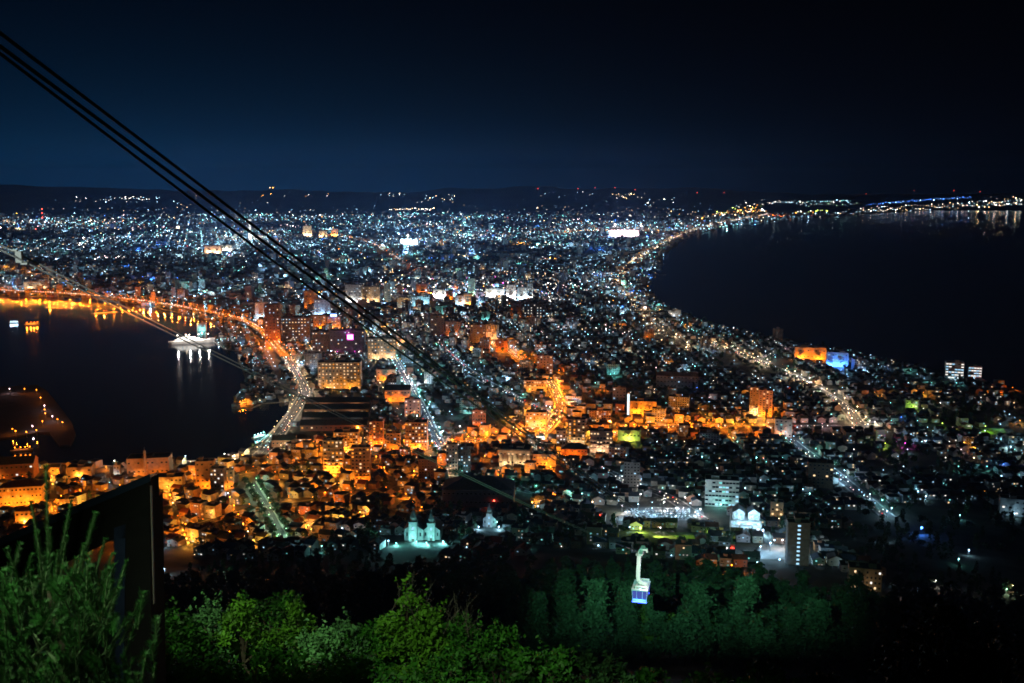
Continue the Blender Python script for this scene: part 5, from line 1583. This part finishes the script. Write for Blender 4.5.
load = lambda Z: 3.3 * Z / 181 if Z < 181 else 3.3 * (752 - Z) / 571     # the car pulls its ropes down
for off, dz, lab in ((-.20, .17, 'upper pale track rope that carries the lit cable car'), (.20, -.19, 'lower pale track rope that carries the lit cable car')):
    m = MB(); m.tube([rope_pt(Z, -7.1, off, dz - load(Z)) for Z in ZS], .026, ROPEP, 8); tag(m.build('track_rope'), lab, 'cable', 'ropeway cables')
# the clamp that spaces the pale ropes
p = Vector(rope_pt(30.2, -7.1, 0, -load(30.2)))
m = MB(); m.box(-.09, -.08, -.18, .09, .08, .16, mat('clamp_paint', (.05, .055, .05), .6, .1, 4)); m.box(-.24, -.06, .163, -.04, .06, .22, mat('clamp_paint', (.05, .055, .05), .6, .1, 4)); m.box(.04, -.06, -.24, .24, .06, -.183, mat('clamp_paint', (.05, .055, .05), .6, .1, 4))
o = m.build('rope_clamp'); o.location = p; tag(o, 'pale block clamp spacing the two pale ropes above the bay', 'clamp')

def gondola(Z, lane, label, lit):
    p = Vector(rope_pt(Z, lane + (.9 if lit else 0), 0, -load(Z) if lit else 0))
    c = tag(empty('cable_car', p, -.25), label, 'cable car'); c.scale = (.86,) * 3
    PAINT = mat('gondola_white', (.42, .46, .47), .35, .05, 1)
    # carriage on the ropes
    m = MB(); m.box(-.42, -2.6, -.12, .42, 2.6, .38, PAINT)
    for y in (-2.2, -1.2, -.2, .8, 1.8):
        m.cyl((-.36, y, .02), (.36, y, .02), .22, .22, STEEL, 10)
    m.build('carriage', c)
    m = MB()                                            # hook at the head of the hanger
    m.box(-.25, -.5, .383, 1.3, .35, .75, PAINT); m.box(1.0, -.35, -.05, 1.3, .2, .38, PAINT); m.box(-1.25, -.4, -1.0, -.45, .3, -.4, STEEL); m.build('hanger_head', c)
    # bent hanger arm
    m = MB()
    path = [(.25, 0, .55), (-.30, 0, .05), (-.55, 0, -.9), (-.62, 0, -2.6), (-.68, 0, -4.6), (-.68, 0, -6.0), (-.45, 0, -6.8), (.2, 0, -7.25), (1.2, 0, -7.45)]
    for i in range(len(path) - 1):
        a, b_ = Vector(path[i]), Vector(path[i + 1]); d = (b_ - a).normalized(); s = Vector((d.z, 0, -d.x)) * .40
        n = len(m.v)
        for q_ in (a, b_):
            for sy in (-.38, .38):
                m.v += [tuple(q_ + s + Vector((0, sy, 0))), tuple(q_ - s + Vector((0, sy, 0)))]
        k = m.mi(PAINT)
        m.f += [(n, n + 1, n + 5, n + 4), (n + 2, n + 6, n + 7, n + 3), (n, n + 4, n + 6, n + 2), (n + 1, n + 3, n + 7, n + 5)]; m.m += [k] * 4
    m.build('hanger', c)
    m = MB()                                            # frame on the roof
    m.box(-1.0, -2.2, -7.75, -.7, 2.2, -7.4, PAINT); m.box(1.25, -2.2, -7.75, 1.55, 2.2, -7.4, PAINT); m.box(-1.0, 2.0, -7.39, 1.55, 2.3, -7.1, PAINT); m.box(-1.0, -2.3, -7.39, 1.55, -2.0, -7.1, PAINT)
    m.build('roof_frame', c)
    # cabin, slightly narrower towards the floor
    zt, zb = -7.9, -10.5
    W1, W0, L1, L0 = 1.72, 1.5, 2.75, 2.5
    m = MB()
    T = [(-W1, -L1, zt), (W1, -L1, zt), (W1, L1, zt), (-W1, L1, zt)]; Bt = [(-W0, -L0, zb), (W0, -L0, zb), (W0, L0, zb), (-W0, L0, zb)]
    for i in range(4):
        j = (i + 1) % 4; m.poly([Bt[i], Bt[j], T[j], T[i]], PAINT)
    m.poly(Bt[::-1], PAINT); cab = m.build('cabin', c)
    m = MB(); m.poly(T, PAINT); m.box(-W1 - .05, -L1 - .05, zt + .003, W1 + .05, L1 + .05, zt + .14, PAINT); m.box(-.5, -1.6, zt + .143, .9, -.4, zt + .4, STEEL); m.box(-.6, .5, zt + .143, .5, 1.7, zt + .5, STEEL); m.build('roof', c)
    inner = glowmat('cabin_inside', (.16, .24, 1.0), .30) if lit else DARKGLASS
    def onface(sd, u0, u1, v0, v1, eps):                # panel on a cabin side
        def P(u, v):
            w_ = W0 + (W1 - W0) * v + eps; l_ = L0 + (L1 - L0) * v + eps; z = zb + (zt - zb) * v
            return {'f': (u * w_, -l_, z), 'b': (-u * w_, l_, z), 'r': (w_, u * l_, z), 'l': (-w_, -u * l_, z)}[sd]
        return [P(u0, v0), P(u1, v0), P(u1, v1), P(u0, v1)]
    for sd, spans in (('f', ((-.93, -.40), (-.35, .35), (.40, .93))), ('b', ((-.92, .92),)), ('r', ((-.93, -.35), (-.3, .3), (.35, .93))), ('l', ((-.93, -.35), (-.3, .3), (.35, .93)))):
        for u0, u1 in spans:
            m = MB(); m.poly(onface(sd, u0, u1, (.22), .94, .012), inner); m.build('window', c)
    LED = glowmat('cabin_led_blue' if lit else 'cabin_led_red', (.02, .045, 1) if lit else (1, .03, .02), 16 if lit else 3)
    m = MB()
    m.box(-W0 - .06, -L0 - .10, zb - .26, W0 + .06, -L0 - .02, zb - .0, LED); m.box(-W0 - .06, L0 + .02, zb - .16, W0 + .06, L0 + .10, zb - .02, LED)
    m.build('light_strip', c)
    m = MB(); m.box(-W0 + .1, -L0 + .1, zb - .22, W0 - .1, L0 - .1, zb - .003, STEEL); m.build('floor', c)
    M = Matrix.Translation(p) @ Matrix.Rotation(-.25, 4, 'Z') @ Matrix.Scale(.86, 4)
    def pl(v, col, pw):
        pt_light(M @ Vector(v), col, pw, .15)
    if lit:
        pl((0, -L0 - .7, zb - .9), 'blue', 700)
        pl((1.9, -3.4, -6.2), 'white', 330); pl((1.6, 2.4, -4.2), 'cool', 260); pl((2.2, -3.2, -2.0), 'pink', 520)  # points added in the air beside the hanger to whiten it
        m = MB(); m.ball((.2, -2.85, zt + .35), .12, GL['cool']); m.build('roof_lamp', c)  # bulb added to go with the hanger points
        for x in (-.35, .1, .45):                       # riders seen through the front window
            m = MB(); m.ball((x, -L0 + .35, zb + 1.55), .12, BLACKM, 1, 1, 1.2); m.box(x - .2, -L0 + .25, zb + .1, x + .2, -L0 + .5, zb + 1.4, BLACKM)
    else:
        pl((0, -L0 - .9, zb + .5), 'red', 300)
    return c
gondola(181, -7.1, 'white cable car with a long hanger and a blue light strip under its floor', True)
gondola(622, 0, 'small dark cable car with a red light near the valley station', False)

# ================================================================== viewing shelter silhouette, just below the deck
D = 9.0
sh = tag(empty('viewing_shelter', (0, 0, 0)), 'black shelter with a slanting roof edge behind the pine bush', 'shelter')
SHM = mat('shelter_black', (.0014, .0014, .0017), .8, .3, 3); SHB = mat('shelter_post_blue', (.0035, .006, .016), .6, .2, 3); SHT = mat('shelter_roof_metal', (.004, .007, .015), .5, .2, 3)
def A(px, py, d=D): return Vector(at(px, py, d))
def prism(name, pts, back, m, top=None):
    """outline given at its own distance, carried backwards to a real thickness"""
    b = MB(); f = [A(*p) for p in pts]; bk = [v + back for v in f]
    b.poly(f, m); b.poly(bk[::-1], m)
    for i in range(len(f)):
        j = (i + 1) % len(f)
        b.poly([f[j], f[i], bk[i], bk[j]], top if top and i in (0,) else m)
    return b.build(name, sh)
prism('fascia', [(-60, 572), (149, 482), (150, 535), (112, 540), (60, 566), (-60, 620)], Vector((0, .25, 0)), SHM)
rb = MB()
f0, f1 = A(-64, 573), A(150, 481.5)
bk = Vector((-.25, .9, -.27)); up = Vector((0, 0, .07))
rb.poly([f0 + up, f1 + up, f1 + bk + up, f0 + bk + up], SHT); rb.poly([f0, f1, f1 + up, f0 + up], SHT); rb.poly([f0, f0 + bk, f1 + bk, f1], SHM); rb.poly([f1, f1 + bk, f1 + bk + up, f1 + up], SHT)
rb.build('roof', sh)
prism('wall', [(126, 520), (149.5, 505), (153, 720), (124, 720)], Vector((0, .35, 0)), SHM)
o = prism('post', [(114, 528), (125.5, 524), (123.5, 720), (115, 720)], Vector((0, .12, 0)), SHB)
0 and prism('floor', [(-60, 760), (153, 760), (153, 768), (-60, 768)], Vector((0, 2.2, 0)), SHM)
prism('trim', [(150, 486), (150.9, 487), (153.9, 604), (153.2, 604)], Vector((0, .03, 0)), mat('pale_trim', (.05, .042, .036), .5, .1, 4))

# ================================================================== pine bush in front of the shelter
pb = tag(empty('pine_bush', tuple(A(50, 720, 6.5))), 'green pine bush with upright candles in the near corner', 'pine')
P0 = Vector(A(50, 720, 6.5))
nv, nf = [], []
def shoot(p, d, L, rad, dens, r_, tip=True):
    """a candle: a stem ringed with forward pointing needles"""
    d = d.normalized(); a = d.orthogonal().normalized(); b_ = d.cross(a)
    n = int(L * dens)
    for i in range(n):
        t_ = r_.random(); ang = r_.random() * 6.283
        o_ = a * math.cos(ang) + b_ * math.sin(ang)
        q0 = p + d * (L * t_)
        ln = rad * r_.uniform(.7, 1.25)
        q1 = q0 + (o_ * .70 + d * .71) * ln
        s = d.cross(o_).normalized() * .0026
        k = len(nv)
        nv.extend([q0 - s, q0 + s, q1]); nf.append((k, k + 1, k + 2))
    # needle tuft at the head
    if tip:
        for i in range(26):
            ang = r_.random() * 6.283; o_ = a * math.cos(ang) + b_ * math.sin(ang)
            q0 = p + d * L; q1 = q0 + (o_ * r_.uniform(.2, .9) + d * .6) * rad * .8
            s = d.cross(o_).normalized() * .003
            k = len(nv); nv.extend([q0 - s, q0 + s, q1]); nf.append((k, k + 1, k + 2))
pr = np.random.default_rng(5)
CANDLE = mat('pine_candle_bark', (.03, .06, .02), .8, .3, 20)
wood = MB()
cand = [(46, 468, 49, 590), (31, 503, 47, 590), (71, 502, 52, 596), (95, 514, 76, 585), (7, 550, 26, 602), (37, 533, 44, 600), (66, 538, 56, 610), (84, 545, 70, 610), (105, 540, 88, 600), (126, 563, 106, 625), (121, 578, 100, 635), (20, 545, 6, 600), (58, 552, 52, 612), (16, 580, 24, 630), (138, 603, 120, 645), (88, 568, 82, 625), (112, 555, 96, 610), (30, 572, 38, 625), (2, 572, 6, 640), (76, 560, 66, 620), (146, 655, 140, 690), (50, 530, 51, 600), (155, 665, 150, 700)]
for (x1, y1, x0, y0) in cand:
    d_ = 6.5 + pr.uniform(-.35, .35)
    p1, p0 = Vector(A(x1, y1, d_)), Vector(A(x0, y0, d_ + pr.uniform(-.1, .1)))
    L = (p1 - p0).length
    shoot(p0, p1 - p0, L, .040, 950, pr); wood.cyl(p0, p1, .006, .004, CANDLE, 5)
for i in range(360):
    x = pr.normal(55, 55); y = pr.uniform(585, 740)
    if x < -40 or x > 165 or (x > 120 and y < 625): continue
    d_ = 6.6 + pr.uniform(-.9, .8)
    p0 = Vector(A(x, y, d_)); dr = Vector((pr.normal(0, .30), pr.normal(-.1, .3), pr.uniform(.6, 1)))
    L = pr.uniform(.10, .28)
    shoot(p0, dr, L, .056, 620, pr); wood.cyl(p0, p0 + dr.normalized() * L, .005, .003, CANDLE, 4)
foot = Vector((P0.x, P0.y + .3, 321.5))
wood.tube([foot, P0 + Vector((.03, .2, .3)), A(49, 590, 6.5)], [.07, .05, .015], MATS['bark'], 7)
for i in range(26):
    x = pr.uniform(0, 130); y = pr.uniform(600, 690)
    q0, q1, q2 = P0 + Vector((0, .15, pr.uniform(-.2, .5))), A((x + 50) / 2, y + 25, 6.7), A(x, y, 6.6)
    wood.cyl(q0, q1, .012, .008, CANDLE, 5); wood.cyl(q1, q2, .008, .004, CANDLE, 5)
me = npmesh('needles', np.array([tuple(v) for v in nv]), np.array(nf), [NEEDLE])
o = link('needles', me, pb); o.matrix_parent_inverse = Matrix.Translation(-P0)
o = wood.build('stem', pb); o.matrix_parent_inverse = Matrix.Translation(-P0)

# ================================================================== shrubs and small trees below the deck
def shrub(px, py_top, depth, wpx, hpx, m, label, n=1500, leaf=.075, name='leafy_shrub', twigs=0, dome=True, seed=0):
    r_ = np.random.default_rng(1000 + int(px * 7 + py_top) + seed)
    sc = depth / F
    top = A(px, py_top, depth)
    w_, h_ = wpx * sc, hpx * sc
    gz = float(terr(top.x, top.y))
    o = tag(empty(name, (top.x, top.y, gz)), label, 'shrub' if name == 'leafy_shrub' else 'tree', 'shrubs and trees below the deck')
    hh = top.z - gz
    n = int(n * 1.9); leaf *= .74
    k = max(12, int(n / 110))
    cx_ = r_.uniform(-1, 1, k) * w_ * .5; cyy = r_.uniform(-1, 1, k) * w_ * .45
    rad2 = np.clip((cx_ / (w_ * .5)) ** 2 + (cyy / (w_ * .5)) ** 2, 0, 1)
    cz_ = hh - h_ * .16 - h_ * .55 * rad2 * (1 if dome else .3) - r_.random(k) ** 1.6 * h_ * .75
    i = r_.integers(0, k, n)
    d = r_.normal(size=(n, 3)); d /= np.linalg.norm(d, axis=1)[:, None]
    C = np.stack([cx_[i], cyy[i], cz_[i]], 1) + d * np.array([1, 1, .6]) * (min(w_, h_) * .20) * r_.random((n, 1)) ** .45
    C[:, 2] = np.minimum(C[:, 2], hh)
    sp = []                                             # young upright sprigs standing out of the mass
    for j in range(max(8, k // 2)):
        q_ = r_.integers(0, k); b0 = np.array([cx_[q_], cyy[q_], cz_[q_] + min(w_, h_) * .1]); dr_ = np.array([r_.normal(0, .35), r_.normal(0, .35), 1.0]); dr_ /= np.linalg.norm(dr_)
        Ls = r_.uniform(.18, .48) * min(w_, h_)
        for t_ in np.linspace(0, 1, 16): sp.append(b0 + dr_ * Ls * t_ + r_.normal(size=3) * leaf * (1.0 - .6 * t_))
    C = np.concatenate([C + r_.normal(size=C.shape) * leaf * .8, np.array(sp)])
    V, Q = quads(C, leaf, r_, .5, .5)
    link('foliage', npmesh('foliage', V, Q, [m]), o)
    b = MB()
    b.tube([(0, 0, -.5), (.05, 0, hh * .4), (0, .05, max(.3, hh - h_ * .5))], [.05 + .02 * w_, .04, .02], BARK, 6)
    for j in range(k // 2):
        b.tube([(0, .02, max(.2, hh - h_ * 1.1)), (cx_[j] * .5, cyy[j] * .5, cz_[j] - h_ * .2), (cx_[j], cyy[j], cz_[j])], [.022, .013, .006], BARK, 4)
    tb = MB()
    for j in range(twigs):
        a0 = Vector((r_.uniform(-.3, .3) * w_, r_.uniform(-.2, .2) * w_, hh - h_ * .4)); dr = Vector((r_.uniform(-.2, .8), r_.uniform(-.3, .3), r_.uniform(.5, 1))).normalized(); Lb = h_ * r_.uniform(.35, .6)
        e = a0 + dr * Lb
        tb.tube([a0, a0 + dr * Lb * .5 + Vector((.05 * math.sin(j), 0, .04 * math.cos(j * 2))), e], [.010, .006, .0025], MATS.get('pale_twig') or mat('pale_twig', (.12, .11, .10), .8, .2, 5), 4)
        for _ in range(3):
            s0 = a0 + dr * Lb * r_.uniform(.3, .8); tb.tube([s0, s0 + (dr + Vector((r_.normal(0, .6), r_.normal(0, .6), .3))).normalized() * Lb * .35], [.005, .002], MATS['pale_twig'], 4)
    b.build('stem', o)
    if twigs: tb.build('bare_twigs', o)
    return o
shrub(165, 606, 15, 60, 60, SHRUBL, 'low leafy shrub next to the shelter foot', 1700, .055)
shrub(205, 605, 16, 64, 60, SHRUBP, 'pale-leaved shrub, second out from the shelter', 1900, .055)
shrub(240, 592, 16, 44, 70, SHRUBY, 'bright green shrub with small upright shoots behind the pale-leaved shrub', 1500, .055)
shrub(268, 584, 18, 60, 90, SHRUBL, 'spiky-topped shrub with several upright stems', 1700, .05, dome=False)
shrub(298, 596, 17, 42, 66, SHRUBY, 'yellow-green leafy shrub at the brightest spot of the bank', 2000, .06)
shrub(318, 624, 16, 46, 40, SHRUBP, 'small grey-green shrub at the foot of the yellow-green one', 1200, .05)
shrub(345, 610, 22, 50, 60, SHRUBP, 'blue-green small tree crown beside the forked tree', 1900, .075, 'broadleaf_tree')
shrub(378, 612, 22, 46, 60, SHRUBL, 'mid-green tree crown between blue-green and forked trees', 1700, .075, 'broadleaf_tree')
shrub(404, 586, 21, 50, 62, SHRUBY, 'forked small tree with open bright leaf tufts at its top', 1100, .07, 'broadleaf_tree', 5)
shrub(428, 602, 21, 62, 74, SHRUBY, 'full bright-leaved tree crown, brightest below the deck', 2600, .075, 'broadleaf_tree', 6)
shrub(462, 604, 21, 40, 80, SHRUBL, 'thin tree with bare pale twigs rising above its leaves', 900, .07, 'broadleaf_tree', 9)
shrub(500, 618, 20, 62, 80, SHRUBL, 'rounded green tree crown standing beyond the bare-twigged tree', 2200, .08, 'broadleaf_tree')
shrub(535, 650, 20, 60, 60, SHRUBL, 'lower green crown beyond the rounded tree', 1500, .075, 'broadleaf_tree')
shrub(585, 652, 17, 34, 40, SHRUBP, 'pale whitish-leaved shrub at the lower edge under the cable car', 700, .06)
shrub(608, 656, 17, 44, 40, SHRUBP, 'pale shrub beside the whitish-leaved one', 800, .06)
shrub(650, 668, 17, 60, 40, SHRUBL, 'dark shrub top in front of the lit wood', 1100, .06)
shrub(700, 664, 18, 70, 46, SHRUBL, 'broad dark shrub top below the lime-tinted tree', 1300, .07)
shrub(760, 662, 18, 76, 50, SHRUBL, 'dark treetop between two broad dark shrubs', 1300, .07)
shrub(820, 668, 18, 70, 46, SHRUBL, 'dark low treetop towards the black bank', 1200, .07)
for i, (x, y) in enumerate([(905, 612), (945, 600), (985, 606), (1015, 618), (930, 640), (972, 640)]):
    shrub(x, y, 12, 70, 80, SHRUBL, f'nearly black shrub of the seaward bank, {nth(i + 1)} from its harbour end', 500, .05, seed=i)
for i, x in enumerate((150, 200, 250, 300, 350, 400, 450, 500, 550)):
    shrub(x, 640 + (8 if i % 2 else 0), 13, 78, 70, SHRUBL, f'unlit shrub of the black lower bank, {nth(i + 1)} out from the pine bush', 1400, .055, seed=3)
